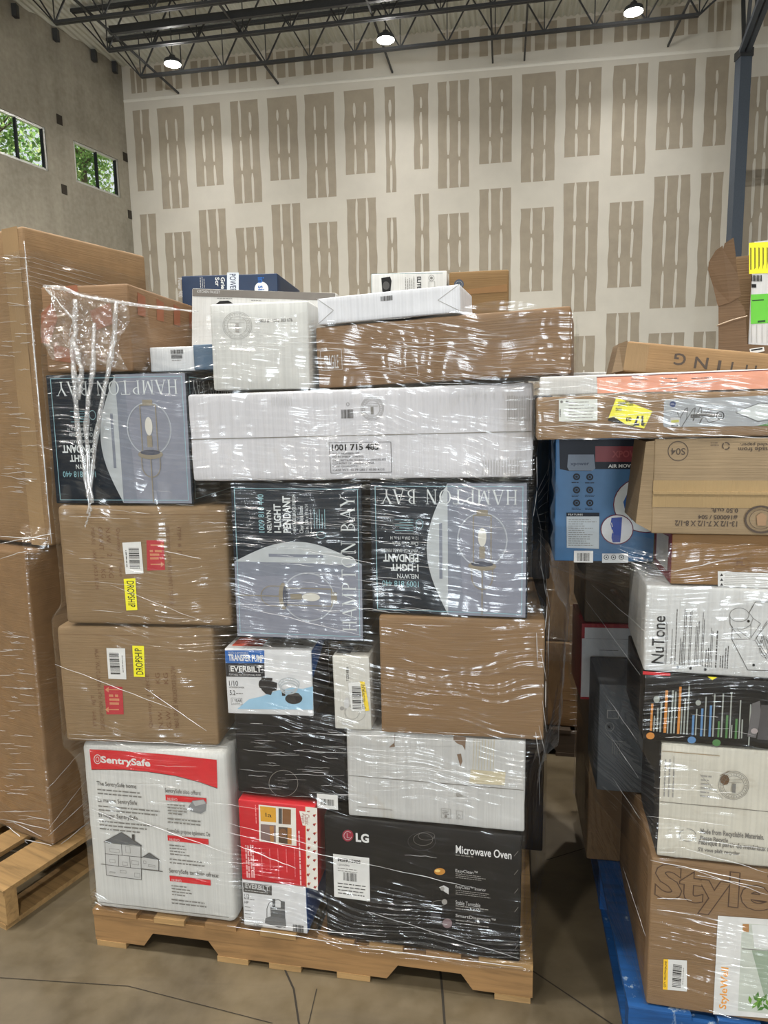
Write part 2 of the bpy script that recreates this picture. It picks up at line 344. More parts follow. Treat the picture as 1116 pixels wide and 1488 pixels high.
class Stack:
    def __init__(s, x, y, yaw): s.P = Vector((x, y, 0)); s.yaw = yaw; a = R(yaw); s.u = Vector((math.cos(a), math.sin(a), 0)); s.n = Vector((-math.sin(a), math.cos(a), 0)); s.items = []
MAIN = Stack(-0.8466, 1.7695, -10.68); RIGHT = Stack(0.571, 1.381, -10.0)
LEFT = Stack(-1.131, 1.829, -27.5)
def ticks(h, r, n):
    t = [-h, -h + r * .35, -h + r]
    t += [-h + r + (2 * h - 2 * r) * k / n for k in range(1, n)] if n > 1 else []
    return t + [h - r, h - r * .35, h]
def rbox_mesh(w, d, h, r, wob, seed, mats, n=7):
    """A carton: rounded edges, slightly caved panels, dented corners. Origin at the middle of the front bottom edge."""
    bm = bmesh.new(); T = [ticks(w / 2, r, n), ticks(d / 2, r, n), ticks(h / 2, r, n)]; H = (w / 2, d / 2, h / 2); off = Vector((seed * 3.7, seed * 1.3, seed * 2.1))
    cache = {}
    def vert(p):
        k = tuple(round(a, 6) for a in p)
        if k in cache: return cache[k]
        q = Vector([max(-H[i] + r, min(H[i] - r, p[i])) for i in range(3)]); v = Vector(p); dlt = v - q
        if dlt.length > 1e-9: v = q + dlt.normalized() * r
        if wob:
            m = min(min(H[i] - abs(q[i]) for i in range(3) if abs(abs(p[i]) - H[i]) > 1e-6) if any(abs(abs(p[i]) - H[i]) > 1e-6 for i in range(3)) else 0, .06) / .06
            nz = abs(noise.noise(v * 7 + off)) * wob * m + max(0, noise.noise(v * 13 + off)) * wob * .9 * (1 - m)
            v -= (dlt.normalized() if dlt.length > 1e-9 else Vector((0, 0, 0))) * nz
        cache[k] = bm.verts.new((v.x, v.y + d / 2, v.z + h / 2)); return cache[k]
    names = (('left', 'right'), ('front', 'back'), ('bottom', 'top'))
    for ax in range(3):
        a, b = (ax + 1) % 3, (ax + 2) % 3
        for sd in (0, 1):
            mi = mats.get(names[ax][sd], 0)
            for i in range(len(T[a]) - 1):
                for j in range(len(T[b]) - 1):
                    P = []
                    for ii, jj in ((i, j), (i + 1, j), (i + 1, j + 1), (i, j + 1)):
                        p = [0, 0, 0]; p[ax] = H[ax] * (1 if sd else -1); p[a] = T[a][ii]; p[b] = T[b][jj]; P.append(vert(p))
                    if not sd: P.reverse()
                    f = bm.faces.new(P); f.smooth = True; f.material_index = mi
    me = bpy.data.meshes.new('carton_body'); bm.to_mesh(me); bm.free(); return me
class Carton:
    n_made = 0
    def __init__(s, name, label, cat, st, sc, d, z, w, h, dep, yaw, tilt=0.0, mat=None, mats=None, r=.006, wob=.0015, group=None, reg=True, body='carton_body', n=7):
        Carton.n_made += 1; s.w, s.h, s.dep = w, h, dep
        M = st.P + st.u * sc + st.n * d; s.root = empty(name, (M.x, M.y, z), (0, -R(tilt), R(yaw))); tag(s.root, label, cat, group)
        s.mw = Matrix.Translation((M.x, M.y, z)) @ Matrix.Rotation(R(yaw), 4, 'Z') @ Matrix.Rotation(-R(tilt), 4, 'Y')
        ml = [mat or KRAFT]; mm = {}
        for k, v in (mats or {}).items():
            if v not in ml: ml.append(v)
            mm[k] = ml.index(v)
        me = rbox_mesh(w, dep, h, r, wob, Carton.n_made, mm, n)
        for m in ml: me.materials.append(m)
        o = bpy.data.objects.new(body, me); COL.objects.link(o); o.parent = s.root; s.body = o
        if reg: st.items.append(s)
    def foot(s): return [(s.mw @ Vector(p)).to_2d() for p in ((-s.w / 2, 0, 0), (s.w / 2, 0, 0), (s.w / 2, s.dep, 0), (-s.w / 2, s.dep, 0))]
    def zr(s):
        z = [(s.mw @ Vector((x, 0, t))).z for x in (-s.w / 2, s.w / 2) for t in (0, s.h)]; return min(z), max(z)
    def uv(s, x, y, face='front'):
        d = CF * FPX + CX * (x - IW / 2) - CU * (y - IH / 2); inv = s.mw.inverted(); o = inv @ CC; d = inv.to_3x3() @ d
        if face == 'front': t = -o.y / d.y; p = o + d * t; return p.x, p.z
        if face == 'right': t = (s.w / 2 - o.x) / d.x; p = o + d * t; return p.y, p.z
        if face == 'left': t = (-s.w / 2 - o.x) / d.x; p = o + d * t; return p.y, p.z
        t = (s.h - o.z) / d.z; p = o + d * t; return p.x, p.y
    def strip(s, name, lo, hi, mat, face='front', lift=.0004, label=None):
        a = Art(s, face, False, lift); a.Rc(lo[0], lo[1], hi[0], hi[1], mat); return a.done(name, label=label)
    def seam(s, v, mat, w=.0016):
        s.strip('flap_seam', (-s.w / 2 + .004, v - w / 2), (s.w / 2 - .004, v + w / 2), mat)
# ------------------------------------------------------------------ the building
def structure(mb, name, smooth=False): return mb.build(name, None, smooth, kind='structure')
mb = MB(); FL = concrete_floor(); JOINT = plaster('floor_joint', (44, 39, 32))
mb.box((-24, -16, -.2), (22, 26, 0), FL)
def floor_line(pts, w):
    for a, b in zip(pts, pts[1:]):
        a = Vector((*a, 0)); b = Vector((*b, 0)); d = (b - a).normalized(); x = Vector((-d.y, d.x, 0)) * w / 2
        mb.face([a + x + Vector((0, 0, .0012)), a - x + Vector((0, 0, .0012)), b - x + Vector((0, 0, .0012)), b + x + Vector((0, 0, .0012))], JOINT)
floor_line([(.118, 1.2), (.128, 1.62), (.1, 3.0)], .006)
floor_line([(-.33, 1.74), (-.26, 1.60), (-.235, 1.50), (-.16, 1.32), (-.12, 1.2)], .005)
floor_line([(-.2, 1.6), (-.21, 1.5), (-.26, 1.3)], .0025); floor_line([(.36, 1.66), (.58, 1.43), (.7, 1.35)], .004)
floor_line([(.52, 2.1), (.72, 2.18), (.95, 2.2)], .003); floor_line([(-1.1, 1.66), (-.7, 1.62), (-.3, 1.5)], .002)
structure(mb, 'floor')

# far wall: gypsum board, the compound over joints and screws white, the bare paper showing as tan patches
MUD = plaster('joint_compound', (218, 214, 204), .05, 1.2); PAPER = plaster('bare_gypsum_paper', (172, 162, 146), .07, 3.0); LITLEDGE = plaster('lit_ledge_compound', (240, 238, 230), .02)  # palest compound: light on the joint ledge put into its colour
mb = MB(); a, b = wpt(-8.35, 0), wpt(13, 0)
t = WN * .2
mb.mesh([a, b, b + t, a + t] + [p + Vector((0, 0, 11.9)) for p in (a, b, b + t, a + t)], [(0, 1, 5, 4), (1, 2, 6, 5), (2, 3, 7, 6), (3, 0, 4, 7), (4, 5, 6, 7)], MUD)
def wavy(s0, s1, z0, z1, off, mat, amp=.02, seed=0, taper=False):
    pts = []; n = max(3, int((z1 - z0) / .12))
    for k in range(n + 1):
        z = z0 + (z1 - z0) * k / n; e = noise.noise(Vector((s0 * 3 + seed, z * 2.3, 0))) * amp; tp = 1
        if taper: tp = min(1, .45 + 6 * min(k, n - k) / n)
        pts.append((s0 + (s1 - s0) / 2 * (1 - tp) + e, z))
    for k in range(n, -1, -1):
        z = z0 + (z1 - z0) * k / n; e = noise.noise(Vector((s1 * 3 + seed + 9, z * 2.1, 2))) * amp; tp = 1
        if taper: tp = min(1, .45 + 6 * min(k, n - k) / n)
        pts.append((s1 - (s1 - s0) / 2 * (1 - tp) + e, z))
    P = [wpt(s, z, off) for s, z in pts]
    for k in range(n): mb.face([P[k], P[2 * n + 1 - k], P[2 * n - k], P[k + 1]], mat)
cols = [(-7.78, .5, 1), (-6.86, .82, 2), (-5.75, .83, 2), (-4.62, .83, 2), (-3.5, .86, 2), (-2.42, .84, 2), (-1.29, .84, 2), (-.43, .28, 1), (.42, .4, 1), (1.3, .84, 2),
        (2.43, .86, 2), (3.55, .88, 2), (4.69, .9, 2), (5.86, .86, 2), (6.99, .9, 2), (7.96, .54, 1), (9.06, .6, 2), (10.1, .85, 2), (11.3, .85, 2)]
rows = [(10.28, 7.5, 8.05), (7.4, 4.06, 4.65), (4.0, .9, 1.4)]
longs = [0, 1, 0, 1, 0, 1, 0, 1, 0, 1, 0, 1, 0, 1, 0, .25, 0, 1, 0]
for ci, (c, w, ns) in enumerate(cols):
    lg = longs[ci]
    segs = []
    for ri in range(3):
        top, blong, bshort = rows[ri]
        if ri == 0: z1 = top - .012 * (c + 7.8) * .6; z0 = blong if lg == 1 else bshort
        elif ri == 1: z1 = 6.83 if lg == 1 else 7.4; z0 = 4.65 if lg != 1 and False else (4.06 if lg == 1 else 4.65)
        else: z1 = 3.4 if lg == 1 else 3.98; z0 = 1.0
        if ri == 1: z0 = 4.65 if lg == 1 else 4.06
        if ri == 2: z1 = 3.98 if lg == 1 else 3.41
        segs.append((z0, z1))
    if c > 8.5: segs[0] = (7.0, 9.6)
    for (z0, z1) in segs:
        wavy(c - w / 2, c + w / 2, z0, z1, .002, PAPER, .025, ci)
        q = [c] if ns == 1 else [c - w * .17, c + w * .19]
        for k, x in enumerate(q):
            rnd = random.Random(ci * 31 + k + int(z1 * 10)); H = z1 - z0; z = z0 - .02
            cuts = sorted([z0 + H * (.30 + rnd.uniform(-.03, .03)), z0 + H * (.66 + rnd.uniform(-.03, .05)), z1 + (.05 if z1 < 9 or rnd.random() < .4 else -.28)])
            for cc in cuts:
                wavy(x - .034, x + .034, z, cc - .05, .004, MUD, .018, ci + k * 5, taper=True); z = cc + .05
    # the band above the joint line
    if w > .45:
        for x0, x1 in ((c - w / 2, c - w * .24), (c - w * .13, c + w * .16), (c + w * .26, c + w / 2)): wavy(x0, x1, 10.74, 11.42, .002, PAPER, .02, ci + 40)
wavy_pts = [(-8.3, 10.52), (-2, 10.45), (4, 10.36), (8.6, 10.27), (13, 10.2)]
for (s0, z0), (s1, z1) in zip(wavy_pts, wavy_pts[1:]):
    mb.face([wpt(s0, z0, .0), wpt(s1, z1, .0), wpt(s1, z1 + .05, .012), wpt(s0, z0 + .05, .012)], LITLEDGE); mb.face([wpt(s0, z0 + .05, .012), wpt(s1, z1 + .05, .012), wpt(s1, z1 + .08, .0), wpt(s0, z0 + .08, .0)], LITLEDGE)
structure(mb, 'wall_back')

# left wall: tilt-up concrete with two windows
C0 = wpt(-8.29, 0); LT = Vector((.3927, .9197, 0)); LNrm = Vector((-.9197, .3927, 0))   # LNrm points outdoors
def lw(s, z, off=0.0): return C0 + LT * s + LNrm * off + Vector((0, 0, z))
CW = concrete_wall(); mb = MB()
wins = [(-4.66, -2.93), (-2.03, -.41)]; z0, z1 = 7.78, 8.84
def slab(s0, s1, za, zb):
    P = [lw(s, z, o) for o in (0, .2) for s, z in ((s0, za), (s1, za), (s1, zb), (s0, zb))]
    mb.mesh(P, [(0, 1, 2, 3), (7, 6, 5, 4), (0, 4, 5, 1), (1, 5, 6, 2), (2, 6, 7, 3), (3, 7, 4, 0)], CW)
slab(-40, .3, 0, z0); slab(-40, .3, z1, 11.9)
e = -40
for a, b in wins: slab(e, a, z0, z1); e = b
slab(e, .3, z0, z1)
structure(mb, 'wall_left')
# beam pockets and cast-in plates in the concrete
POCK = plaster('dark_pocket', (52, 46, 38))
for s, z in ((-2.44, 9.2), (-2.47, 7.46), (-.1, 9.0), (-.06, 7.4)):
    mb = MB(); P = [lw(s + a, z + b, o) for o in (-.012, .0) for a, b in ((-.09, -.12), (.09, -.12), (.09, .12), (-.09, .12))]
    mb.mesh(P, [(0, 1, 2, 3), (0, 4, 5, 1), (1, 5, 6, 2), (2, 6, 7, 3), (3, 7, 4, 0)], POCK)
    o = structure(mb, 'trim_%d' % (1 + [x.name.startswith('trim_') for x in COL.objects].count(True)))
FRAMEM = flat((214, 216, 214), .4, .6); FRAMED = flat((36, 40, 44), .4, .3)
gm, N, L, b_ = newmat('window_glass'); N.remove(b_)
_t = N.new('ShaderNodeBsdfTransparent'); _g = N.new('ShaderNodeBsdfGlossy'); _g.inputs['Roughness'].default_value = .02; _m = N.new('ShaderNodeMixShader'); _m.inputs[0].default_value = .06
_v = ntex(N, L, coords(N, L, (1, 1, 1)), 1.5); L.new(ramp(N, L, _v, [(0, (.93, .96, .97)), (1, (.97, 1, .99))]), _t.inputs[0])
L.new(_t.outputs[0], _m.inputs[1]); L.new(_g.outputs[0], _m.inputs[2]); L.new(_m.outputs[0], N['Material Output'].inputs[0])
for k, (a, b) in enumerate(wins):
    root = empty('window_%d' % (k + 1), lw((a + b) / 2, z0, .1)); root['kind'] = 'structure'
    def lmb(): return MB()
    off = -Vector(root.location)
    def bar(m, s0, za, s1, zb, w, mat, o=.06): m.beam(lw(s0, za, o) + off, lw(s1, zb, o) + off, w, .08, mat, up=LNrm)
    f = MB(); e = .03
    for q in ((a + e, z0, a + e, z1), (b - e, z0, b - e, z1)): bar(f, *q, .06, FRAMEM)
    for q in ((a, z0 + e, b, z0 + e), (a, z1 - e, b, z1 - e)): f.beam(lw(q[0], q[1], .06) + off, lw(q[2], q[3], .06) + off, .08, .06, FRAMEM)
    f.build('window_frame', root)
    f = MB(); bar(f, (a + b) / 2, z0 + .05, (a + b) / 2, z1 - .05, .05, FRAMED, .05); bar(f, b - .09, z0 + .05, b - .09, z1 - .05, .04, FRAMED, .05); f.build('mullion', root)
    f = MB(); f.face([lw(a, z0, .08) + off, lw(b, z0, .08) + off, lw(b, z1, .08) + off, lw(a, z1, .08) + off], gm); f.build('window_pane', root)

# roof deck: corrugated sheet, ribs running towards the far wall
DECK = plaster('primed_steel_deck', (212, 215, 208), .06, .8)
mb = MB(); vs = []; fs = []; s = -17.0; prof = []
while s < 13.2: prof += [(s, 0), (s + .045, .04), (s + .085, .04), (s + .13, 0)]; s += .16
dl = 32.0
for (s, z) in prof: vs += [wpt(s, 11.47 + z, -.05), wpt(s, 11.47 + z, dl)]
for k in range(len(prof) - 1): fs.append((2 * k, 2 * k + 1, 2 * k + 3, 2 * k + 2))
mb.mesh(vs, fs, DECK); a, b = wpt(-20, 11.53, -.5), wpt(13.5, 11.53, -.5); c, d = wpt(13.5, 11.53, dl), wpt(-20, 11.53, dl)
t = Vector((0, 0, .15)); mb.mesh([a, b, c, d, a + t, b + t, c + t, d + t], [(0, 1, 2, 3), (4, 7, 6, 5), (0, 4, 5, 1), (1, 5, 6, 2), (2, 6, 7, 3), (3, 7, 4, 0)], DECK)
structure(mb, 'ceiling')

# open-web joists parallel to the far wall
JB, JT = 10.42, 11.4
def joist(dist, s0, s1, thick=1.0, label=''):
    root = empty('roof_joist', wpt(s0, JB, dist)); off = -Vector(root.location)
    tag(root, label, 'joist', 'open web roof joists under the deck')
    m = MB()
    for e in (-.035, .035): m.beam(wpt(s0, JB, dist + e) + off, wpt(s1, JB, dist + e) + off, .05 * thick, .06 * thick, STEEL)
    m.build('bottom_chord', root)
    m = MB()
    for e in (-.035, .035): m.beam(wpt(s0 - .9, JT, dist + e) + off, wpt(s1 + 1.2, JT, dist + e) + off, .05, .07, STEEL)
    m.build('top_chord', root)
    m = MB(); n = max(1, round((s1 - s0) / 1.2)); st = (s1 - s0) / n
    for k in range(n + 1):
        s = s0 + st * k
        m.beam(wpt(s, JB, dist) + off, wpt(s, JT, dist) + off, .022, .022, STEEL)
        for e in (-st / 2, st / 2): m.beam(wpt(s, JB, dist) + off, wpt(s + e, JT, dist) + off, .032, .032, STEEL)
    m.build('web', root)
    m = MB(); m.beam(wpt(s0 - .9, JT, dist) + off, wpt(s0, JB, dist) + off, .03, .03, STEEL); m.build('end_web', root); m = MB(); m.beam(wpt(s1 + 1.2, JT, dist) + off, wpt(s1, JB, dist) + off, .04, .04, STEEL); m.build('end_web', root)
    return root
joist(1.55, -6.9, 7.1, label='open web steel joist nearest the far gypsum wall')
joist(2.95, -7.0, 7.1, label='open web steel joist just beyond the row of lamps, second from the far wall')
joist(4.3, -7.5, 7.1, label='open web steel joist third out from the far wall')
joist(5.7, -7.9, 7.1, label='open web steel joist fourth out from the far wall, at the top edge')
for k in range(3):
    joist(7.1 + 1.4 * k, -8.3 - k * .4, 7.1, label='open web steel joist above the frame nearer the camera')
m = MB(); m.beam(wpt(-6.6, 10.56, 3.5), wpt(7.2, 10.56, 3.5), .09, .17, STEEL)
pipe = m.build('roof_beam'); tag(pipe, 'thick dark steel beam running between the joists below the roof deck', 'beam')
# bridging angles running to the far wall, hanging below the joists
for k, s in enumerate((-6.55, -3.57, -.34, 2.35, 3.17, 6.74)):
    m = MB(); m.beam(wpt(s, 10.6 - .02 * k, .05), wpt(s, 10.33, 9.5), .045, .045, STEEL); o = m.build('bridging_angle')
    tag(o, 'thin steel bridging angle under the joists, %s' % ['nearest the concrete wall', 'second from the concrete wall', 'passing beside the middle lamp', 'fourth from the concrete wall', 'fifth from the concrete wall', 'nearest the steel column'][k], 'steel angle', 'bridging angles below the roof')
# brackets where joists meet the concrete
for k, (s, z) in enumerate(((-3.6, 11.35), (-2.4, 11.35), (-1.12, 11.4), (.0 - .35, 11.42))):
    m = MB(); P = lw(s, z, -.03); m.box((P.x - .02, P.y - .07, P.z - .24), (P.x + .1, P.y + .07, P.z + .04), STEEL); o = m.build('joist_bracket')
    tag(o, 'dark joist seat bracket on the concrete wall, %s' % ['nearest the camera', 'second from the camera', 'above the far window', 'nearest the wall corner'][k], 'bracket', 'joist seats on the concrete wall')

# column and joist girder
col = empty('steel_column', (8.456, 17.125, 0)); tag(col, 'blue grey square steel column standing before the far wall', 'column')
m = MB(); m.box((-.13, -.13, .02), (.13, .13, 9.32), STEELB); m.build('post', col)
m = MB(); m.box((-.25, -.25, 0), (.25, .25, .02), STEELB); m.build('base_plate', col)
m = MB(); m.box((-.15, -.15, 9.32), (.15, .15, 9.5), STEEL); m.build('cap_plate', col)
g = empty('joist_girder', (8.456, 17.125, 9.4)); tag(g, 'heavy steel girder truss running from the column towards the camera', 'girder')
gd = Vector((-.31, -.95, 0)); gx = Vector((.95, -.31, 0)); Z = Vector((0, 0, 1))
m = MB()
for e in (-.07, .07): m.beam(gx * e + Z * .05, gx * e + gd * 16 + Z * .05, .1, .12, STEELB)
m.build('bottom_chord', g)
m = MB()
for e in (-.06, .06): m.beam(gx * e + Z * 1.85 - gd * 1.2, gx * e + gd * 16 + Z * 1.85, .1, .14, STEEL)
m.build('top_chord', g); m = MB()
for k in range(12):
    p = gd * (.2 + k * 1.3); m.beam(p + Z * .1, p + gd * .65 + Z * 1.85, .07, .07, STEEL); m.beam(p + gd * 1.3 + Z * .1, p + gd * .65 + Z * 1.85, .07, .07, STEEL)
m.beam(Z * .1, Z * 1.85 - gd * .7, .08, .08, STEEL); m.build('web', g)

# high-bay lamps
EM = bpy.data.materials.new('lamp_lens'); EM.use_nodes = True; _e = EM.node_tree.nodes['Principled BSDF']
_e.inputs['Base Color'].default_value = (.9, .9, .9, 1); _e.inputs['Emission Color'].default_value = (1, .97, .9, 1); _e.inputs['Emission Strength'].default_value = 30
for k, (s, dist) in enumerate(LAMPS):
    P = wpt(s, 10.2, dist); root = empty('high_bay_lamp', P)
    where = ['nearest the concrete wall', 'middle one of the lit row', 'nearest the steel column'][k % 3]
    tag(root, ('round bright high bay lamp below the roof, %s' % where) if k < 3 else 'round high bay lamp over the aisle behind the camera', 'lamp', 'high bay lamps in rows under the roof')
    m = MB(); m.lathe([(.0, .2), (.07, .19), (.09, .12), (.2, .08), (.22, .0), (.205, -.01)], STEEL, 20); m.build('housing', root, True)
    m = MB(); m.lathe([(.205, -.01), (.13, -.03), (.0, -.035)], EM, 20); m.build('lens', root, True)
    m = MB(); m.tube([(0, 0, .19), (0, 0, 1.25)], .012, STEEL, 6); m.build('hanger_rod', root)
    ld = bpy.data.lights.new('high_bay_light', 'AREA'); ld.shape = 'DISK'; ld.size = .42; ld.energy = LAMP_W * (.28 if k < 3 else 1); ld.color = (1, .965, .9); ld.spread = R(148)
    lo = bpy.data.objects.new('high_bay_light', ld); COL.objects.link(lo); lo.parent = root; lo.location = (0, 0, -.05)

    pd = bpy.data.lights.new('high_bay_glow', 'POINT'); pd.shadow_soft_size = .12; pd.energy = LAMP_W * .13; pd.color = (1, .965, .9)
    po = bpy.data.objects.new('high_bay_glow', pd); COL.objects.link(po); po.parent = root; po.location = (0, 0, -.2)
# the rest of the room: right wall, and the wall behind the camera with three added dock doors holding fill lamps
mb = MB(); mb.box((13.2, -15.2, 0), (13.4, 19.5, 11.5), CW); structure(mb, 'wall_right')
mb = MB(); YD = -15.0; e = -24.0
for x0, x1 in ((-8.5, -5.5), (-1.5, 1.5), (5.5, 8.5)): mb.box((e, YD - .2, 0), (x0, YD, 11.5), CW); mb.box((x0, YD - .2, 3.3), (x1, YD, 11.5), CW); e = x1
mb.box((e, YD - .2, 0), (13.2, YD, 11.5), CW); structure(mb, 'wall_front')
for k, x in enumerate((-7, 0, 7)):
    ld = bpy.data.lights.new('dock_door_fill', 'AREA'); ld.shape = 'RECTANGLE'; ld.size = 2.9; ld.size_y = 3.1; ld.energy = DOOR_W; ld.color = (.86, .94, 1)  # unseen lamp added to brighten the carton fronts, tinted like daylight
    lo = bpy.data.objects.new('dock_door_fill', ld); COL.objects.link(lo); lo.location = (x, YD - .1, 1.65); lo.rotation_euler = (R(90), 0, 0)

# trees beyond the windows
LEAF, N, L, b_ = newmat('leaf'); v = coords(N, L, (1, 1, 1)); n_ = ntex(N, L, v, 1.2, 3)
c_ = ramp(N, L, n_, [(.3, (.08, .2, .06)), (.5, (.26, .42, .14)), (.7, (.6, .62, .3))]); N.remove(b_)
_d = N.new('ShaderNodeBsdfDiffuse'); _t = N.new('ShaderNodeBsdfTranslucent'); _m = N.new('ShaderNodeMixShader'); _m.inputs[0].default_value = .55
L.new(c_, _d.inputs[0]); L.new(c_, _t.inputs[0]); L.new(_d.outputs[0], _m.inputs[1]); L.new(_t.outputs[0], _m.inputs[2]); L.new(_m.outputs[0], N['Material Output'].inputs[0])
BARK = wood((96, 80, 62), 'bark')
def tree(x, y, h, rx, nleaf, seed, label):
    rnd = random.Random(seed); root = empty('tree', (x, y, 0)); tag(root, label, 'tree', 'trees beyond the windows')
    m = MB(); m.tube([(0, 0, -.2), (.15, .05, h * .3), (0, .1, h * .6), (.2, -.1, h * .9)], [.28, .22, .15, .05], BARK, 8); tips = []
    for k in range(9):
        t = rnd.uniform(0, 6.28); z = h * rnd.uniform(.35, .8); q = (math.cos(t) * rx * .7, math.sin(t) * rx * .7, z + rnd.uniform(.4, 1.8)); m.tube([(0, 0, z), (q[0] * .5, q[1] * .5, z + .5), q], [.09, .06, .02], BARK, 5); tips.append(q)
    m.build('trunk', root, True); m = MB(); centres = [(rnd.gauss(0, rx * .5), rnd.gauss(0, rx * .5), h * rnd.uniform(.35, 1.0)) for _ in range(46)]
    for k in range(nleaf):
        c = centres[k % len(centres)]; p = Vector((c[0] + rnd.gauss(0, .55), c[1] + rnd.gauss(0, .55), c[2] + rnd.gauss(0, .5)))
        a = Vector((rnd.gauss(0, 1), rnd.gauss(0, 1), rnd.gauss(0, 1))).normalized(); b = a.cross(Vector((rnd.gauss(0, 1), rnd.gauss(0, 1), rnd.gauss(0, 1)))).normalized(); z = rnd.uniform(.06, .12)
        m.face([p - a * z, p + b * z * .5, p + a * z, p - b * z * .5], LEAF)
    m.build('foliage', root)
tree(-13.0, 23.3, 13.5, 2.0, 12000, 1, 'green leafy tree behind the nearer high window')
tree(-11.6, 28.7, 15.5, 2.1, 12000, 2, 'green leafy tree behind the far high window')
tree(-17.2, 28.0, 16.0, 2.6, 12000, 3, 'green leafy tree farther back between the two high windows')
mb = MB(); mb.box((-60, -16, -.25), (-24, 70, -.02), plaster('grass_ground', (80, 100, 50), .2)); mb.box((-24, 26, -.25), (20, 70, -.02), plaster('grass_ground', (80, 100, 50), .2)); structure(mb, 'exterior_ground')
# ------------------------------------------------------------------ pallets
def pallet(name, label, st, L=1.22, D=.98, woods=(WOOD, WOOD2), top=.113, s0=0.0):
    """48 x 40 inch stringer pallet, stringers across the front, boards running back."""
    root = empty(name, st.P + st.u * s0, (0, 0, R(st.yaw))); tag(root, label, 'pallet'); rnd = random.Random(int(L * 100) + int(st.yaw * 7))
    zb, zt = .016, top - .015
    for y in (0.0, D / 2 - .02, D - .04):
        m = MB(); xs = [0, .15, .18, .345, .375, L - .375, L - .345, L - .18, L - .15, L]; nz = [0, 0, .042, .042, 0, 0, .042, .042, 0, 0]
        for j in range(len(xs) - 1):
            a, b = xs[j], xs[j + 1]; za, zc = zb + nz[j], zb + nz[j + 1]
            vs = [(a, y, za), (b, y, zc), (b, y + .038, zc), (a, y + .038, za), (a, y, zt), (b, y, zt), (b, y + .038, zt), (a, y + .038, zt)]
            fs = [(0, 3, 2, 1), (4, 5, 6, 7), (0, 1, 5, 4), (2, 3, 7, 6)] + ([(3, 0, 4, 7)] if j == 0 else []) + ([(1, 2, 6, 5)] if j == len(xs) - 2 else []); m.mesh(vs, fs, woods[0])
        m.build('stringer', root)
    for k, (a, w) in enumerate(((0, .135), (.19, .09), (.34, .09), (.50, .1), (.66, .1), (.80, .09), (.95, .09), (L - .135, .135))):
        m = MB(); j = rnd.uniform(-.003, .003); m.box((a, -.004 + j, zt), (a + w, D + j, top), woods[k % 2]); m.build('deck_board', root)
    for a, w in ((.005, .09), (.37, .09), (.52, .09), (.71, .09), (L - .095, .09)):
        m = MB(); m.box((a, -.002, 0), (a + w, D, zb), woods[1]); m.build('bottom_board', root)
    return root
pallet('wooden_pallet', 'worn wooden pallet under the microwave carton and the white safe carton', MAIN)
LP = Stack(LEFT.P.x - LEFT.u.x * 1.22, LEFT.P.y - LEFT.u.y * 1.22, LEFT.yaw)
pallet('wooden_pallet', 'pale wooden pallet under the tall brown cartons at the concrete wall side', LP, woods=(WOOD2, WOOD2), top=.128)
pallet('wooden_pallet', 'blue painted wooden pallet under the mixed cartons beside the aisle', RIGHT, woods=(BLUEWOOD, BLUEWOOD), top=.137, s0=-.035)
# ------------------------------------------------------------------ cartons of the middle load
def bx(name, label, st, s0, s1, d, z0, z1, dep, yaw, tilt=0.0, mat=None, mats=None, **k):
    """Carton whose front runs from s0 to s1 along the load's front and from z0 to z1, set back d."""
    return Carton(name, label, 'box', st, (s0 + s1) / 2, d, z0, s1 - s0, z1 - z0, dep, yaw, tilt, mat, mats, **k)
GREYINK = flat((120, 118, 114)); DARKGREY = flat((70, 68, 66)); BROWNINK = flat((112, 78, 52)); PALEINK = flat((196, 196, 196)); MUTE = flat((150, 148, 144))
SEAM = flat((120, 90, 62)); SEAMW = flat((120, 116, 108))
DARKBOX = flat((15, 15, 17), .5); CLEARTAPE = cardboard((190, 150, 104), 2.0, 'v', 'taped_cardboard')
def barcode_label(c, x0, y0, x1, y1, bar, v=False, text=None, name='barcode_label', bg=None, lift=.0012, seed=5):
    a = Art(c, lift=lift); a.Rc(x0, y0, x1, y1, bg or WHITE); a.sub(name); a.Bar(*bar, INK, v, seed)
    for t in text or []: t(a)
    return a.done('printed_barcode')
def house(c, x, y, rx, ry, mat, w=.0008, name='round_stamp'):
    a = Art(c, lift=.0008)
    for k in (1, .9, .68): a.Ring(x, y, rx * k, ry * k, w, mat)
    a.Ring(x, y, rx * .79, ry * .79, ry * .00, mat, n=4)
    for k in range(28):
        t = 2 * math.pi * k / 28; a.L([(x + rx * .74 * math.cos(t), y + ry * .74 * math.sin(t)), (x + rx * .84 * math.cos(t), y + ry * .84 * math.sin(t))], w * 1.3, mat)
    a.Rc(x - rx * .12, y - ry * .15, x + rx * .12, y + ry * .5, mat)
    for k in (-.4, -.2): a.L([(x - rx * .5, y + ry * k), (x + rx * .5, y + ry * k)], w, mat)
    return a.done(name)

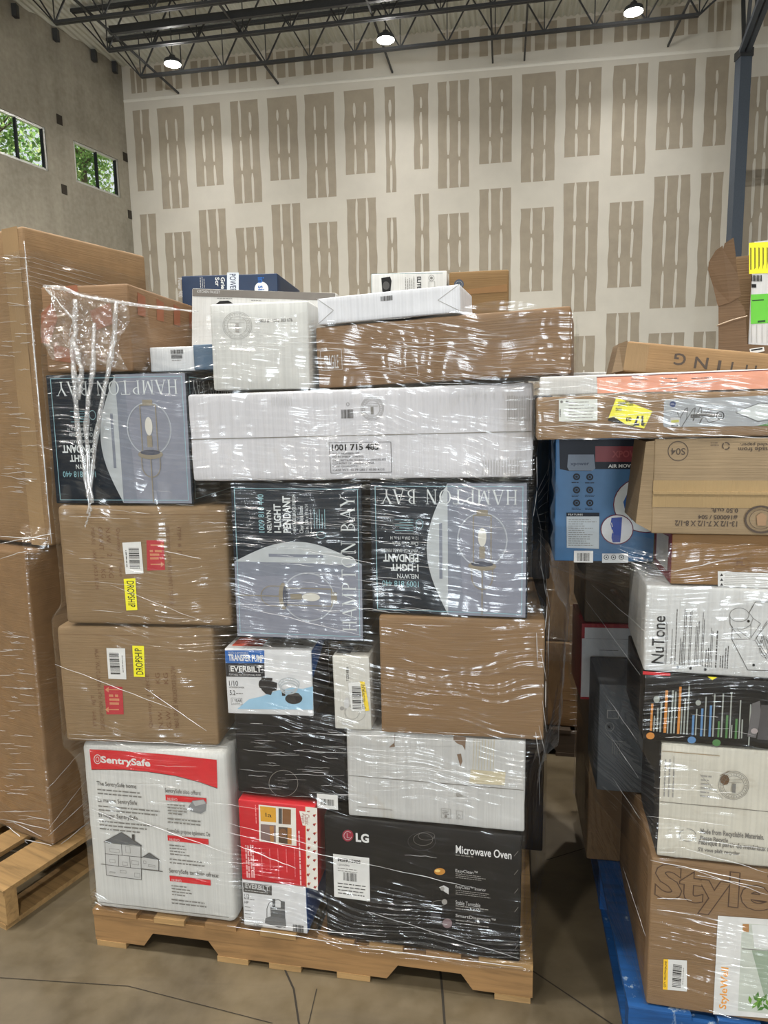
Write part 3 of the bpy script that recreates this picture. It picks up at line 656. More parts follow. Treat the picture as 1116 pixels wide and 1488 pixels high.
# --- safe carton
W1 = whiteboard((226, 226, 222), 1.0, .25)
c = bx('safe_box', 'white carton with a red banner and a cutaway drawing of a grey house', MAIN, .004, .430, 0, .115, .617, .42, -10.4, 0, W1, r=.022, wob=.004, n=10)
a = Art(c); SR = flat((204, 38, 46), .5)
a.P([(130, 1089), (160, 1090), (240, 1096), (315, 1104), (316, 1145), (290, 1136), (255, 1127), (215, 1121), (180, 1118), (133, 1118)], SR)
a.L([(133, 1118.5), (180, 1118.5), (215, 1121.5), (255, 1127.5), (290, 1136.5), (316, 1145.5)], .0012, INK)
a.T('SentrySafe', 147, 1101, 218, 1114, WHITE, bold=.03); a.Ring(142, 1103, 5, 6.5, .0018, WHITE); a.Ring(142, 1103, 2.3, 3.5, .0014, WHITE); a.cut('red_banner')
for k, (t, y, n) in enumerate((('The SentrySafe home', 1141, 2), ('La maison SentrySafe', 1165, 2), ('El hogar SentrySafe', 1187, 3))):
    a.T(t, 141 + k * 1.5, y - 4, 198 + k, y + 4, DARKGREY); a.Small(142 + k * 1.5, y + 7, 232, y + 7 + 5.5 * n, n, GREYINK, seed=k)
for k, (t, y) in enumerate((('SentrySafe also offers:', 1151), ('SentrySafe propose également. De', 1210), ('SentrySafe también ofrece:', 1269))):
    x = 240 + k * 3; a.T(t, x, y - 4, x + 52 + 10 * k, y + 4, DARKGREY); a.Rc(x + 1, y + 6, x + 60, y + 14, SR); a.T('NUEVO', x + 4, y + 8, x + 18, y + 12, PALEINK)
    a.Small(x + 4, y + 17, x + 34, y + 34, 4, GREYINK, seed=20 + k); a.Small(x + 4, y + 38, x + 54, y + 48, 2, GREYINK, seed=30 + k, ragged=.1)
SG = flat((128, 130, 132)); a.P([(274, 1172), (280, 1163), (296, 1161), (300, 1166), (299, 1178), (292, 1182), (276, 1178)], SG); a.P([(280, 1164), (296, 1162), (299, 1167), (284, 1171)], flat((170, 170, 170)))
a.cut('printed_lettering'); LINE = .0016; HK = flat((92, 94, 96))
a.P([(152, 1223), (177, 1209), (207, 1229)], HK); a.P([(192, 1212), (196, 1212), (196, 1222), (192, 1219)], DARKGREY); a.P([(206, 1246), (217, 1239), (232, 1249)], HK)
HG = flat((186, 186, 184)); a.P([(153, 1224), (205, 1230), (206, 1278), (155, 1271)], HG); a.P([(206, 1245), (231, 1249), (231, 1264), (206, 1261)], HG)
for q in ([(151, 1223), (177, 1209), (207, 1229)], [(153, 1223), (155, 1271), (206, 1278), (205, 1229)], [(153, 1240), (206, 1245)], [(147, 1255), (237, 1266)], [(177, 1226), (178, 1242)], [(173, 1242), (173, 1258)], [(189, 1244), (190, 1260)], [(206, 1246), (217, 1239), (232, 1249)], [(231, 1249), (231, 1265)]): a.L(q, LINE, DARKGREY)
for q in ((160, 1233, 174, 1238), (183, 1229, 190, 1239), (160, 1248, 168, 1253), (178, 1252, 186, 1257), (192, 1250, 202, 1256), (160, 1266, 168, 1268), (175, 1264, 184, 1268), (196, 1268, 204, 1274), (209, 1250, 213, 1254), (216, 1256, 226, 1259)): a.Fr(*q, .0009, GREYINK)
a.done('house_drawing')
c.strip('flap_crease', (-c.w / 2 + .02, .021), (c.w / 2 - .02, .0225), SEAMW)

# --- microwave carton
c = bx('microwave_box', 'black microwave oven carton with white lettering standing on the wooden pallet', MAIN, .684, 1.188, 0, .115, .462, .40, -11.5, -.3, DARKBOX, wob=.002)
a = Art(c); LT = flat((222, 222, 222), .4)
a.T('LG', 517, 1211, 536, 1224, LT, bold=.04); a.E(505.5, 1214, 8, 8.5, flat((150, 30, 55))); a.Ring(505.5, 1214, 5.6, 6, .0012, PALEINK, .3, 5.6); a.L([(504.5, 1210), (504.5, 1217), (508, 1217)], .0012, PALEINK)
a.cut('brand_logo'); a.T('Microwave Oven', 662, 1232, 743, 1244, LT, bold=.012); a.Small(662, 1241, 690, 1246, 1, GREYINK)
for k, (y, t) in enumerate(((1267, 'EasyClean™'), (1291, 'EasyClean™ Interior'), (1313, 'Stable Turntable'), (1334, 'SmartDiagnosis™'))):
    a.T(t, 662, y - 3, 694 + (k == 1) * 12 + (k == 2) * 4 + (k == 3) * 26, y + 3, PALEINK); a.Small(662, y + 4, 715, y + 12, 2 + (k < 2), MUTE, seed=k)
a.cut('printed_lettering'); a.E(639, 1266, 8, 5, flat((190, 130, 50))); a.E(636, 1265, 4, 2, flat((230, 200, 120)))
a.P([(638, 1289), (645, 1286), (652, 1290), (652, 1299), (647, 1296)], PALEINK); a.E(643, 1291, 3, 3, MUTE); a.Ring(638, 1312, 9, 4, .0008, MUTE); a.E(646, 1310, 4, 4, MUTE)
a.P([(626, 1326), (640, 1328), (640, 1337), (626, 1335)], flat((70, 68, 72))); a.E(650, 1341, 7, 7, flat((120, 100, 104))); a.L([(626, 1338), (650, 1343)], .001, PALEINK)
a.Ring(615, 1219, 14, 9, .0007, GREYINK); a.Ring(613, 1222, 20, 13, .0006, flat((70, 70, 74))); a.Ring(620, 1214, 12, 6, .0007, GREYINK)
a.cut('feature_pictures')
for k in range(6): a.L([(747 + k * .3, 1243 + k * 27), (753, 1236 + k * 27)], .001, GREYINK)
a.T('LG  Life is Good', 664, 1374, 742, 1383, flat((52, 52, 56))); a.done('edge_marking')
ltx = [lambda a: a.T('MSER1590S', 491, 1248, 524, 1253, INK, bold=.04), lambda a: a.T('120V60Hz', 491, 1255, 508, 1258, INK), lambda a: a.Small(491, 1261, 522, 1268, 2, GREYINK), lambda a: a.Small(491, 1283, 533, 1302, 4, DARKGREY)]
barcode_label(c, 485, 1243.5, 537, 1306, (499, 1268, 519, 1280), text=ltx)

# --- long low white carton over the microwave (damaged)
W2 = whiteboard((214, 214, 212), 5.0, .8)
c = bx('white_box', 'long scuffed white carton with a torn top edge lying on the microwave carton', MAIN, .752, 1.196, 0.004, .466, .704, .36, -11.1, 0, W2, wob=.004, n=10)
c.seam(c.h * .47, SEAMW)
a = Art(c); TEAR = flat((122, 100, 82)); STAIN = flat((196, 186, 158))
a.P([(659, 1069), (677, 1071), (676, 1090), (672, 1083), (664, 1080), (659, 1075)], TEAR); a.P([(664, 1096), (670, 1095), (672, 1106), (669, 1114)], TEAR); a.P([(565, 1086), (573, 1079), (574, 1085)], TEAR); a.L([(574, 1066), (573, 1082)], .0012, TEAR)
a.P([(662, 1153), (666, 1152), (674, 1157), (664, 1158)], MUTE); a.P([(684, 1118), (735, 1122), (733, 1141), (682, 1138)], STAIN)
for k in range(8): a.L([(689 + k * 4.2, 1074), (687 + k * 4.2, 1118)], .0012, STAIN)
a.Fr(641, 1175, 655, 1189, .0008, MUTE); a.Small(643, 1177, 653, 1184, 3, GREYINK); a.E(648, 1186, 2, 2, GREYINK); a.Fr(663, 1178, 672, 1190, .0008, MUTE); a.Ring(667, 1186, 2, 2.5, .0009, GREYINK)
a.L([(520, 1172), (570, 1177)], .0012, MUTE); a.done('scuffs_and_print')

# --- black carton with ring mark
BLK = flat((17, 18, 22), .45)
c = bx('black_box', 'black carton with a thin white ring mark, the transfer pump box standing on it', MAIN, .447, .746, .018, .4955, .728, .35, -11.5, 0, BLK)
a = Art(c); a.Ring(412, 1138, 21, 19, .0012, GREYINK); a.Small(404, 1128, 421, 1146, 4, flat((60, 60, 64)))
for y in (1055, 1067): a.Small(345, y, 495, y + 3, 1, flat((48, 50, 56)), ragged=0)
a.done('printed_pattern'); barcode_label(c, 461, 1154, 491, 1175, (466, 1161, 486, 1170))

# --- red carton, and the small pump box below
REDB = flat((196, 30, 42), .45)
c = bx('red_box', 'red carton with four small photos and a patterned white border, on the sump pump box', MAIN, .453, .664, 0.002, .2535, .486, .22, -11.0, -.2, REDB, r=.003)
a = Art(c); OR = flat((222, 120, 50)); WB = flat((228, 224, 216), .45)
a.P([(443, 1172), (461, 1174), (462, 1294), (445, 1289)], WB); a.L([(443.5, 1172), (445.5, 1289)], .0018, OR)
rnd = random.Random(4); MOT = flat((150, 40, 44))
for k in range(9):
    for j in (0, 1):
        x = 448 + j * 9 + rnd.uniform(-.8, .8); y = 1180 + k * 13 + j * 5; a.P([(x - 2, y), (x, y - 2.4), (x + 2.2, y), (x + .5, y + 2.6)], MOT); a.P([(x + 1, y - 1.6), (x + 3, y - 2.4), (x + 2.6, y)], OR)
a.cut('patterned_border'); a.P([(376, 1169), (430, 1174), (431, 1229), (377, 1222)], WB)
a.P([(378, 1171), (401, 1173.5), (401.5, 1195), (379, 1193)], flat((214, 158, 48))); a.T('la', 386, 1181, 395, 1187, INK)
a.P([(405, 1174), (410, 1174.5), (410, 1197), (405, 1196.5)], DARKGREY); a.P([(410.5, 1174.5), (423, 1176), (423, 1198), (410.5, 1197)], flat((126, 84, 48)))
a.P([(379, 1197), (401, 1199), (401, 1224), (379, 1221)], flat((130, 108, 104))); a.P([(392, 1200), (398, 1200), (398, 1223), (393, 1223)], flat((170, 120, 70)))
a.P([(405, 1201), (418, 1202), (418, 1226), (405, 1224)], flat((82, 64, 50))); a.E(411, 1211, 6, 7, flat((120, 84, 56))); a.P([(418, 1202), (424, 1203), (424, 1227), (418, 1226)], flat((178, 120, 60)))
a.cut('picture_panel'); a.P([(435, 1178), (450, 1180), (454, 1200), (440, 1199)], WB); a.T('Classic', 443, 1183, 450, 1198, MOT, 270); a.T('Apple', 438, 1181, 443, 1196, MOT, 270)
a.cut('round_emblem')
for k in range(2): a.Small(357 + k * 7, 1226, 363 + k * 7, 1275, 2, flat((230, 170, 170)), True, fill=.7, ragged=.05, seed=k)
for k in range(5): a.Small(379 + k * 12, 1229, 382 + k * 12, 1270 - 6 * (k % 2) + k, 1, flat((232, 130, 135)), True, ragged=.2, seed=9 + k)
a.Small(433, 1207, 439, 1286, 1, flat((236, 190, 190)), True, ragged=.02); a.Small(370, 1167, 374, 1196, 1, flat((236, 150, 150)), True); a.done('printed_lettering')
PWH = flat((212, 213, 215), .45); PBL = flat((20, 92, 168), .45); BLU2 = flat((26, 70, 130), .45)
def pump_drawing(a, pts): pass
c = bx('sump_pump_box', 'small white and blue pump box on the pallet deck under the red carton', MAIN, .450, .632, 0.004, .115, .2515, .20, -12.0, 0, PWH, {'right': BLU2}, r=.003)
a = Art(c); a.P([(353, 1282), (395, 1286), (395, 1301), (354, 1296)], DARKGREY); a.Fr(356, 1285, 392, 1292, .0006, PALEINK); a.T('EVERBILT', 357, 1285.5, 391, 1292.5, PALEINK, bold=.02); a.Small(356, 1294, 392, 1297, 1, PALEINK)
a.T('1/3', 355, 1299, 362, 1305, INK); a.Small(355, 1305, 371, 1308, 1, GREYINK); a.T('HP', 355, 1309, 361, 1313, DARKGREY)
for k in range(5): a.Small(356, 1317 + k * 5, 368, 1319 + k * 5, 1, GREYINK, seed=k)
a.cut('printed_lettering'); MG = flat((88, 90, 92)); a.P([(393, 1318), (414, 1319), (415, 1348), (394, 1342)], MG); a.P([(386, 1334), (394, 1331), (415, 1335), (416, 1346), (406, 1348), (385, 1341)], flat((104, 106, 108))); a.P([(396, 1306), (400, 1306), (400, 1318), (396, 1318)], MG); a.P([(408, 1309), (414, 1310), (414, 1320), (408, 1319)], MG)
a.L([(388, 1333), (388, 1320), (391, 1312), (397, 1309)], .0014, INK); a.L([(398, 1308), (405, 1307), (410, 1310)], .0012, INK); a.L([(394, 1321), (414, 1322)], .0012, PALEINK)
a.Fr(369, 1342, 382, 1347, .0006, GREYINK); a.T('1 YEAR', 370, 1343, 381, 1346.5, DARKGREY); a.Bar(426, 1344, 441, 1354, INK); a.done('pump_picture')

# --- transfer pump box
c = bx('transfer_pump_box', 'white and blue transfer pump box standing on the black ring marked carton', MAIN, .444, .669, -.002, .731, .905, .21, -7.0, 0, PWH, {'right': PWH}, r=.003)
a = Art(c); a.P([(327, 945), (384, 945), (384, 963.5), (328, 963.5)], PBL); a.T('TRANSFER PUMP', 332, 951, 383, 961, WHITE, bold=.03); a.T('NON-SUBMERSIBLE', 332, 947, 361, 950, PALEINK)
a.P([(328, 963.5), (384, 963.5), (385, 984), (329, 983)], flat((40, 40, 44))); a.Fr(333, 967, 382, 977, .0006, PALEINK); a.T('EVERBILT', 335, 968, 380, 976, WHITE, bold=.03); a.T('PORTABLE WATER REMOVAL PUMP', 333, 979, 379, 982, PALEINK)
a.T('1/10', 333, 989, 346, 996.5, INK); a.T('HORSEPOWER', 333, 997.5, 355, 1000, DARKGREY); a.T('5.2', 334, 1003, 342, 1010, INK); a.Small(343, 1006, 354, 1009, 1, GREYINK)
a.Fr(336, 1014, 352, 1024, .0007, DARKGREY); a.T('1 YEAR', 338, 1016, 351, 1020, INK); a.Small(338, 1021, 350, 1023, 1, GREYINK)
a.cut('printed_lettering'); WAT = flat((150, 190, 216), .45); a.P([(345, 1030), (455, 1031), (455, 997), (440, 1001), (425, 999), (400, 1004), (380, 1012), (362, 1016)], WAT)
K = flat((44, 42, 42)); a.P([(378, 988), (384, 985), (396, 990), (403, 992), (402, 1003), (396, 1004), (394, 1010), (386, 1008), (380, 1002)], K); a.P([(380, 984), (396, 985), (396, 989), (380, 989)], K); a.E(379, 994, 3, 6, K)
a.P([(409, 1001), (414, 1001), (415, 1011), (410, 1011)], K); a.E(427, 1015, 12.5, 8, K); a.P([(418, 1010), (424, 1006), (434, 1007), (438, 1012)], flat((70, 66, 64)))
for k in range(3): a.Ring(420, 994 + k * 3, 15 - k * 1.5, 9 - k * .5, .0028, flat((178, 184, 188)))
a.done('pump_picture')
a = Art(c, 'right', False); a.P([(.002, .002), (.2, .002), (.2, .16), (.002, .1)], flat((60, 62, 68))); a.P([(.002, .1), (.2, .16), (.2, .172), (.002, .172)], PBL); a.done('side_print')
a = Art(c, 'top', False); a.P([(-.1, .01), (.1, .01), (.1, .19), (-.1, .19)], flat((214, 216, 218))); a.P([(-.1, .02), (-.02, .02), (-.02, .1), (-.1, .1)], flat((210, 78, 52))); a.P([(-.1, .12), (-.04, .12), (-.04, .19), (-.1, .19)], PBL); a.Small(0, .03, .09, .15, 5, GREYINK); a.done('top_print')

# --- small narrow white box
W3 = whiteboard((226, 224, 216), 2.0, .2)
c = bx('small_white_box', 'narrow upright white box with a yellow sticker beside the transfer pump box', MAIN, .727, .820, -.004, .7075, .898, .17, -10.0, .6, W3, r=.003)
a = Art(c); a.T('TOSHIBA', 503, 969, 507, 990, INK, 90); a.Ring(512, 1032, 11, 13, .0009, MUTE); a.Ring(516, 1036, 15, 12, .0008, MUTE); a.E(497, 1029, 3, 3, MUTE); a.E(504, 1021, 4, 8, PALEINK); a.P([(497, 1046), (500, 1050), (508, 1050), (512, 1047), (512, 1052), (498, 1053)], PALEINK); a.done('printed_pattern')
a = Art(c, lift=.0016); a.P([(506, 992), (523, 990), (531, 1033), (511, 1033)], WHITE); a.P([(523, 990), (530, 990), (537, 1032), (531, 1033)], flat((240, 210, 60))); a.sub('yellow_sticker'); a.Bar(512, 996, 525, 1030, INK, True); a.T('QTY. YELLOW/JAUNE', 526, 994, 532, 1030, INK, 90, .02); a.done('printed_barcode')
a = Art(c, 'top', False); a.P([(-.04, .02), (-.005, .02), (-.005, .07), (-.04, .07)], DARKGREY); a.P([(.005, .03), (.04, .03), (.04, .09), (.005, .09)], GREYINK); a.done('top_print')
a = Art(c, 'right', False); a.Small(.03, .06, .12, .16, 6, MUTE, True); a.done('side_print')

# --- plain brown carton, right
c = bx('brown_carton', 'large plain brown carton beside the narrow white box, a pendant lamp box on it', MAIN, .846, 1.238, -.004, .708, 1.006, .42, -8.4, 0, cardboard((168, 126, 86), 1.0))
c.seam(c.h * .55, SEAM); 

# --- two dropship cartons
DSM = cardboard((172, 136, 98), 3.0)
STAMPR = flat((176, 44, 54)); YP = flat((242, 234, 36), .4)
def dropship(lbl, s0, s1, z0, z1, yaw, tilt):
    c = bx('dropship_carton', lbl, MAIN, s0, s1, 0, z0, z1, .44, yaw, tilt, DSM, group='dropship cartons', r=.012, wob=.003, n=9); c.seam(c.h * .93, SEAM, .001); return c
c = dropship('upper brown dropship carton, its yellow strip below its white barcode label', .008, .456, .954, 1.268, -6.0, -.3)
a = Art(c)
for x, y0, y1, t in ((134, 767, 856, 'MEAS:(   )X6(  )X53.5CM'), (145, 766, 840, 'GW.NT.  1     KG'), (156, 767, 840, 'N.W.    2     KG'), (170, 767, 838, 'Quantity:   1 Piece'), (243, 766, 880, 'DESCRIPTION: FLAT PLATE PLEMENT 21"W,15"W'), (257, 766, 808, 'ITEM  #  JT')): a.T(t, x, y0, x + 6.5, y1, BROWNINK, 270)
a.P([(213, 785), (238, 785), (240, 828), (214, 829)], STAMPR); BI = flat((196, 130, 96))
for y in (792, 820): a.L([(219, y), (234, y)], .003, BI); a.P([(234, y - 4), (239, y), (234, y + 4)], BI)
a.Small(218, 798, 236, 814, 3, BI, fill=.6); a.done('printed_lettering')
a = Art(c, lift=.0014); a.P([(178, 788.5), (205, 787), (209, 833), (183, 834)], WHITE); a.sub('barcode_label'); a.Bar(188, 795, 203, 826, INK, True); a.Small(182, 797, 186, 824, 1, INK, True); a.done('printed_barcode')
a = Art(c, lift=.0014); a.P([(180, 841), (197, 840), (200, 886), (184, 887)], YP); a.sub('dropship_label'); a.T('DROPSHIP', 185.5, 844, 196, 882, INK, 270, .01); a.done('lettering')
c = dropship('lower brown dropship carton, resting on the white carton with the house drawing', -.026, .404, .623, .948, -6.0, 0)
a = Art(c)
for x, y0, y1, t in ((134, 1010, 1055, 'ITEM:  #JT'), (142, 943, 1060, 'DESCRIPTION: FLAT PLEAT 21"W, 15"W'), (214, 980, 1058, 'Quantity:  1 PIECE'), (228, 978, 1058, 'N.W.    8     KG'), (240, 978, 1058, 'G.W.          KG'), (251, 968, 1058, 'MEAS: SPACE WX2X57X57/53-2"W')): a.T(t, x, y0, x + 6.5, y1, BROWNINK, 90)
a.P([(151, 996), (178, 998), (180, 1038), (155, 1038)], STAMPR)
for y in (1002, 1031): a.L([(158, y), (173, y)], .003, BI); a.P([(158, y - 4), (153, y), (158, y + 4)], BI)
a.Small(159, 1008, 176, 1025, 3, BI, fill=.6); a.done('printed_lettering')
a = Art(c, lift=.0014); a.P([(155, 941.5), (182, 942), (184, 987), (158, 986)], WHITE); a.sub('barcode_label'); a.Bar(160, 947, 174, 980, INK, True, 8); a.Small(177, 950, 180, 977, 1, INK, True); a.done('printed_barcode')
a = Art(c, lift=.0014); a.P([(192.5, 938), (209.5, 938.5), (211, 983.5), (195, 983)], YP); a.sub('dropship_label'); a.T('DROPSHIP', 197, 942, 207.5, 980, INK, 90, .01); a.done('lettering')

# --- pendant lamp boxes (one printed design, turned three ways)
PDARK = flat((14, 26, 38), .45); PFRAME = flat((136, 178, 190), .4); PGREY = flat((128, 132, 146), .4); PWIN = flat((176, 182, 186), .38); PSTRIP = flat((118, 124, 138), .38)
PTXT = flat((206, 212, 214), .4); PTX2 = flat((130, 176, 186), .4); BRASS = flat((136, 128, 112), .35); GLASSL = flat((182, 188, 198), .35); BULB = flat((206, 204, 196), .35)
def pendant(lbl, s0, s1, d, z0, z1, yaw, tilt, rot, dep=.36, **kw):
    c = bx('pendant_box', lbl, MAIN, s0, s1, d, z0, z1, dep, yaw, tilt, PDARK, group='boxed pendant lamps', r=.003, **kw)
    a = Art(c, px=False); W, H = c.w, c.h
    if rot == 180: a.fx = lambda u, v: ((.5 - u) * W, (1 - v) * H); R1 = 180
    else: a.fx = lambda u, v: ((.5 - v) * W, u * H); R1 = 90
    arc = [(.5 + .135 * math.sin(math.pi * k / 14), k / 14 * .985 + .008) for k in range(15)]
    a.P([(.012, .008)] + arc + [(.012, .993)], PGREY); a.P([(.5, .008)] + arc + [(.5, .993)], PWIN); a.P([(.44, .02), (.5, .02), (.5, .98), (.40, .98)], PSTRIP)
    a.P([(.535, .3), (.555, .3), (.555, .72), (.535, .72)], PSTRIP)
    a.cut('photo_background')
    for q in ([(.035, .03), (.965, .03), (.965, .97), (.035, .97), (.035, .03)],): a.L(q, .0015, PFRAME)
    a.T('HAMPTON BAY', .07, .05, .93, .165, PTXT, R1, serif=True)
    a.T('1009 818 440', .69, .745, .93, .79, PTX2, R1); a.T('NELWYN', .69, .69, .83, .725, PTXT, R1, .01); a.T('1-LIGHT', .69, .615, .87, .67, PTXT, R1, .03); a.T('PENDANT', .69, .54, .92, .6, PTXT, R1, .03)
    a.T('VINTAGE BRASS FINISH', .69, .5, .93, .525, PTXT, R1); a.T('Clear Glass Shade', .69, .445, .86, .475, PTXT, R1); a.T('12 in. DIA x 19 in. H', .69, .405, .87, .43, PTXT, R1)
    a.L([(.69, .385), (.84, .385)], .0006, PTXT)
    for k in range(5): a.L([(.72, .36 - k * .02), (.84 - (k % 2) * .03, .36 - k * .02)], .0012, PTX2)
    a.Ring(.68, .31, .022, .035, .001, PTX2)
    a.cut('printed_lettering'); cx = .283
    a.Ring(cx, .42, .155, .2, .0016, GLASSL); a.Ring(cx, .42, .15, .195, .0008, PWIN)
    for e in (-.055, .055): a.L([(cx + e, .24), (cx + e, .6)], .0026, BRASS)
    a.L([(cx - .055, .24), (cx + .055, .24)], .003, BRASS); a.P([(cx - .035, .2), (cx + .035, .2), (cx + .035, .235), (cx - .035, .235)], BRASS)
    a.E(cx, .4, .026, .07, BULB); a.P([(cx - .018, .47), (cx + .018, .47), (cx + .018, .56), (cx - .018, .56)], BRASS)
    a.E(cx, .615, .088, .036, BRASS); a.E(cx, .6, .07, .02, flat((70, 74, 88))); a.Ring(cx, .7, .065, .09, .0022, BRASS, 0, math.pi); a.L([(cx - .065, .7), (cx - .065, .63)], .0022, BRASS); a.L([(cx + .065, .7), (cx + .065, .63)], .0022, BRASS); a.L([(cx, .63), (cx, .985)], .0026, BRASS)
    a.done('lamp_picture'); return c
c = pendant('upside down pendant lamp box above both dropship cartons, behind hanging strands of film', .001, .374, .004, 1.272, 1.598, -8.0, -.3, 180)
a = Art(c, 'right', False); a.L([(.012, .012), (.348, .012), (.348, c.h - .012), (.012, c.h - .012), (.012, .012)], .0015, PFRAME); a.T('HAMPTON BAY', .024, c.h - .054, .336, c.h - .018, PTXT, 180, serif=True); a.done('side_lettering')
pendant('pendant lamp box standing on edge, its large brand lettering reading upwards', .480, .805, -.004, .935, 1.326, -8.5, -.5, 90)
pendant('upside down pendant lamp box on the large plain brown carton', .828, 1.196, 0, 1.010, 1.328, -11.4, 0, 180)

# --- long white chandelier carton
W4 = whiteboard((226, 226, 232), 3.0, .3, .6)
c = bx('chandelier_carton', 'long white carton with printed part number lying across the pendant boxes', MAIN, .386, 1.206, -.004, 1.3345, 1.546, .115, -9.9, .6, W4, r=.007, wob=.004, n=12)
c.seam(c.h * .49, SEAMW, .0022)
a = Art(c); a.T('1001 715 485', 482, 645, 550, 654.5, INK, bold=.03); a.L([(478, 643), (568, 642), (569, 686), (481, 687.5), (478, 643)], .0012, DARKGREY)
for k, t in enumerate(('DEPT NUMBER: 27L', 'PO NUMBER: 2990940', 'DESCRIPTION: 3-LIGHT CHANDELIER', 'COUNTRY OF ORIGIN: CHINA', 'CASE QUANTITY: 1', 'CASE WT: 10.79 LBS / 10.00 KGS')): a.T(t, 483.5, 657.5 + k * 4.7, 483.5 + len(t) * 2.5, 660.5 + k * 4.7, INK)
a.done('printed_lettering'); house(c, 541, 593.5, 16.5, 17, GREYINK)
a = Art(c, lift=.0011); a.Bar(496, 595, 514, 608, DARKGREY); a.Ring(505.5, 587.5, 2, 2.4, .0008, DARKGREY)
for k in range(9): a.L([(395 + k * 3.5, 576), (395 + k * 3.6, 590)], .001, PALEINK); a.L([(640 + k * 13, 576 - k), (640 + k * 13, 586 - k)], .0008, PALEINK)
for k in range(14): a.L([(738 + k * 2.4, 575), (738 + k * 2.4, 612)], .0008, MUTE); a.L([(702 + k * 4, 668), (702 + k * 4, 690)], .0008, MUTE)
a.done('corner_scuffs_and_barcode')

# --- top of the load
c = bx('brown_carton', 'wide plain brown carton lying on the long white chandelier carton', MAIN, .700, 1.284, 0, 1.557, 1.700, .30, -16.5, 1.5, cardboard((158, 116, 78), 4.0), wob=.004, n=10)
a = Art(c); a.T('FRAGILE', 472, 516, 492, 536, PALEINK, 0); a.Fr(466, 509, 497, 538, .0008, PALEINK); a.done('faint_label')
c = bx('white_box', 'squarish white carton with a round stamp standing on the long white chandelier carton', MAIN, .451, .690, -.002, 1.549, 1.750, .20, -9.5, -.4, whiteboard((226, 227, 224), 6.0, .2), r=.005)
house(c, 345, 473, 21, 20, MUTE); a = Art(c); a.T('SKU #   1002 303 676', 377, 463, 425, 468.5, DARKGREY, bold=.01); a.done('printed_lettering')
c = bx('grey_topped_box', 'flat white and grey box tilted behind the stamped white carton on top', MAIN, .293, .690, .215, 1.612, 1.815, .17, -9.0, -4.2, whiteboard((228, 226, 222), 7.0, .1), r=.003)
a = Art(c); hh = flat((110, 104, 98)); a.fx = lambda u, v: ((u - .5) * c.w, v * c.h); a.P([(.005, .9), (.995, .9), (.995, .995), (.005, .995)], hh); a.T('KITCHEN FAUCET', .04, .945, .2, .98, PALEINK)
a.P([(.16, .79), (.2, .85), (.26, .86), (.3, .82), (.34, .82), (.33, .78), (.2, .77)], INK); a.P([(.4, .78), (.43, .83), (.5, .82), (.5, .78)], INK); a.Small(.18, .87, .3, .9, 1, GREYINK); a.Small(.42, .86, .5, .885, 1, GREYINK); a.Small(.62, .84, .74, .87, 1, GREYINK); a.done('printed_pattern')
NAVY = flat((28, 46, 74), .45)
c = bx('disposer_box', 'dark blue box with a white band and a white disc, topmost behind the stamped carton', MAIN, .175, .470, .43, 1.768, 1.904, .30, -6.0, -.6, NAVY, r=.003)
a = Art(c); a.P([(330, 396), (347, 396), (347, 424), (330, 424)], flat((206, 212, 220))); a.T('POWER', 334, 398, 343, 424, NAVY, 270, .01); a.T('Power 900', 259, 404, 265, 432, PALEINK, 270); a.Small(290, 402, 298, 418, 3, PALEINK, True)
a.T('Grie', 321, 403, 327, 420, WHITE, 270, .02); a.T('Scr', 313, 403, 319, 416, WHITE, 270, .02); a.E(380, 420, 10, 10.5, WHITE); a.T('in sin', 375, 403, 384, 428, PBL, 270, .02); a.done('printed_pattern')
c = bx('thin_white_box', 'long thin white box resting tilted along the front of the wide brown carton', MAIN, .708, 1.045, .006, 1.701, 1.761, .17, -16.5, 1.7, whiteboard((232, 234, 240), 8.0, .1), r=.003)
a = Art(c); a.Bar(553, 430, 571, 437, DARKGREY); a.done('barcode'); a = Art(c, px=False); w2 = c.w / 2; a.L([(w2, c.h), (w2 - .05, .03), (w2, .002)], .0012, MUTE); a.L([(-w2, c.h), (-w2 + .04, .03), (-w2, .002)], .0012, MUTE); a.done('folded_paper_edges')
c = bx('headlight_box', 'white box printed with a dark cylinder, behind the thin white box on top', MAIN, .770, .980, .36, 1.745, 1.868, .2, -8.0, 0, whiteboard((230, 230, 226), 9.0, .1), r=.003)
a = Art(c); TL = flat((90, 130, 140)); a.L([(540, 430), (540, 398), (643, 397)], .0008, TL); a.P([(554, 404), (567, 402), (569, 408), (567, 428), (556, 428)], INK); a.E(561, 415, 5, 6, DARKGREY); a.T('ELITE', 606, 402, 612, 420, INK, 270, .02); a.Small(588, 402, 603, 424, 5, GREYINK, True, ragged=.2)
a.Ring(627, 404, 4, 4, .001, GREYINK); a.E(627, 404, 2, 2, GREYINK); a.Fr(623, 409, 632, 420, .0007, GREYINK); a.done('printed_pattern')
c = bx('brown_carton', 'small tape covered brown carton behind the thin white box on top', MAIN, .986, 1.146, .36, 1.745, 1.862, .2, -8.0, 0, cardboard((160, 118, 66), 5.0), r=.005)
a = Art(c); a.E(667, 413, 7, 7, flat((60, 70, 84))); a.Ring(667, 413, 4.5, 4.5, .001, MUTE); a.P([(676, 421), (737, 413), (737, 424), (676, 428)], flat((130, 94, 50))); a.done('stickers_and_tape')
RDP = flat((142, 88, 62))
c = bx('brown_carton', 'brown carton with faint red print behind a crumpled loose end of film', MAIN, .006, .238, .002, 1.603, 1.812, .5, -9.0, -.4, cardboard((166, 122, 84), 6.0), wob=.003)
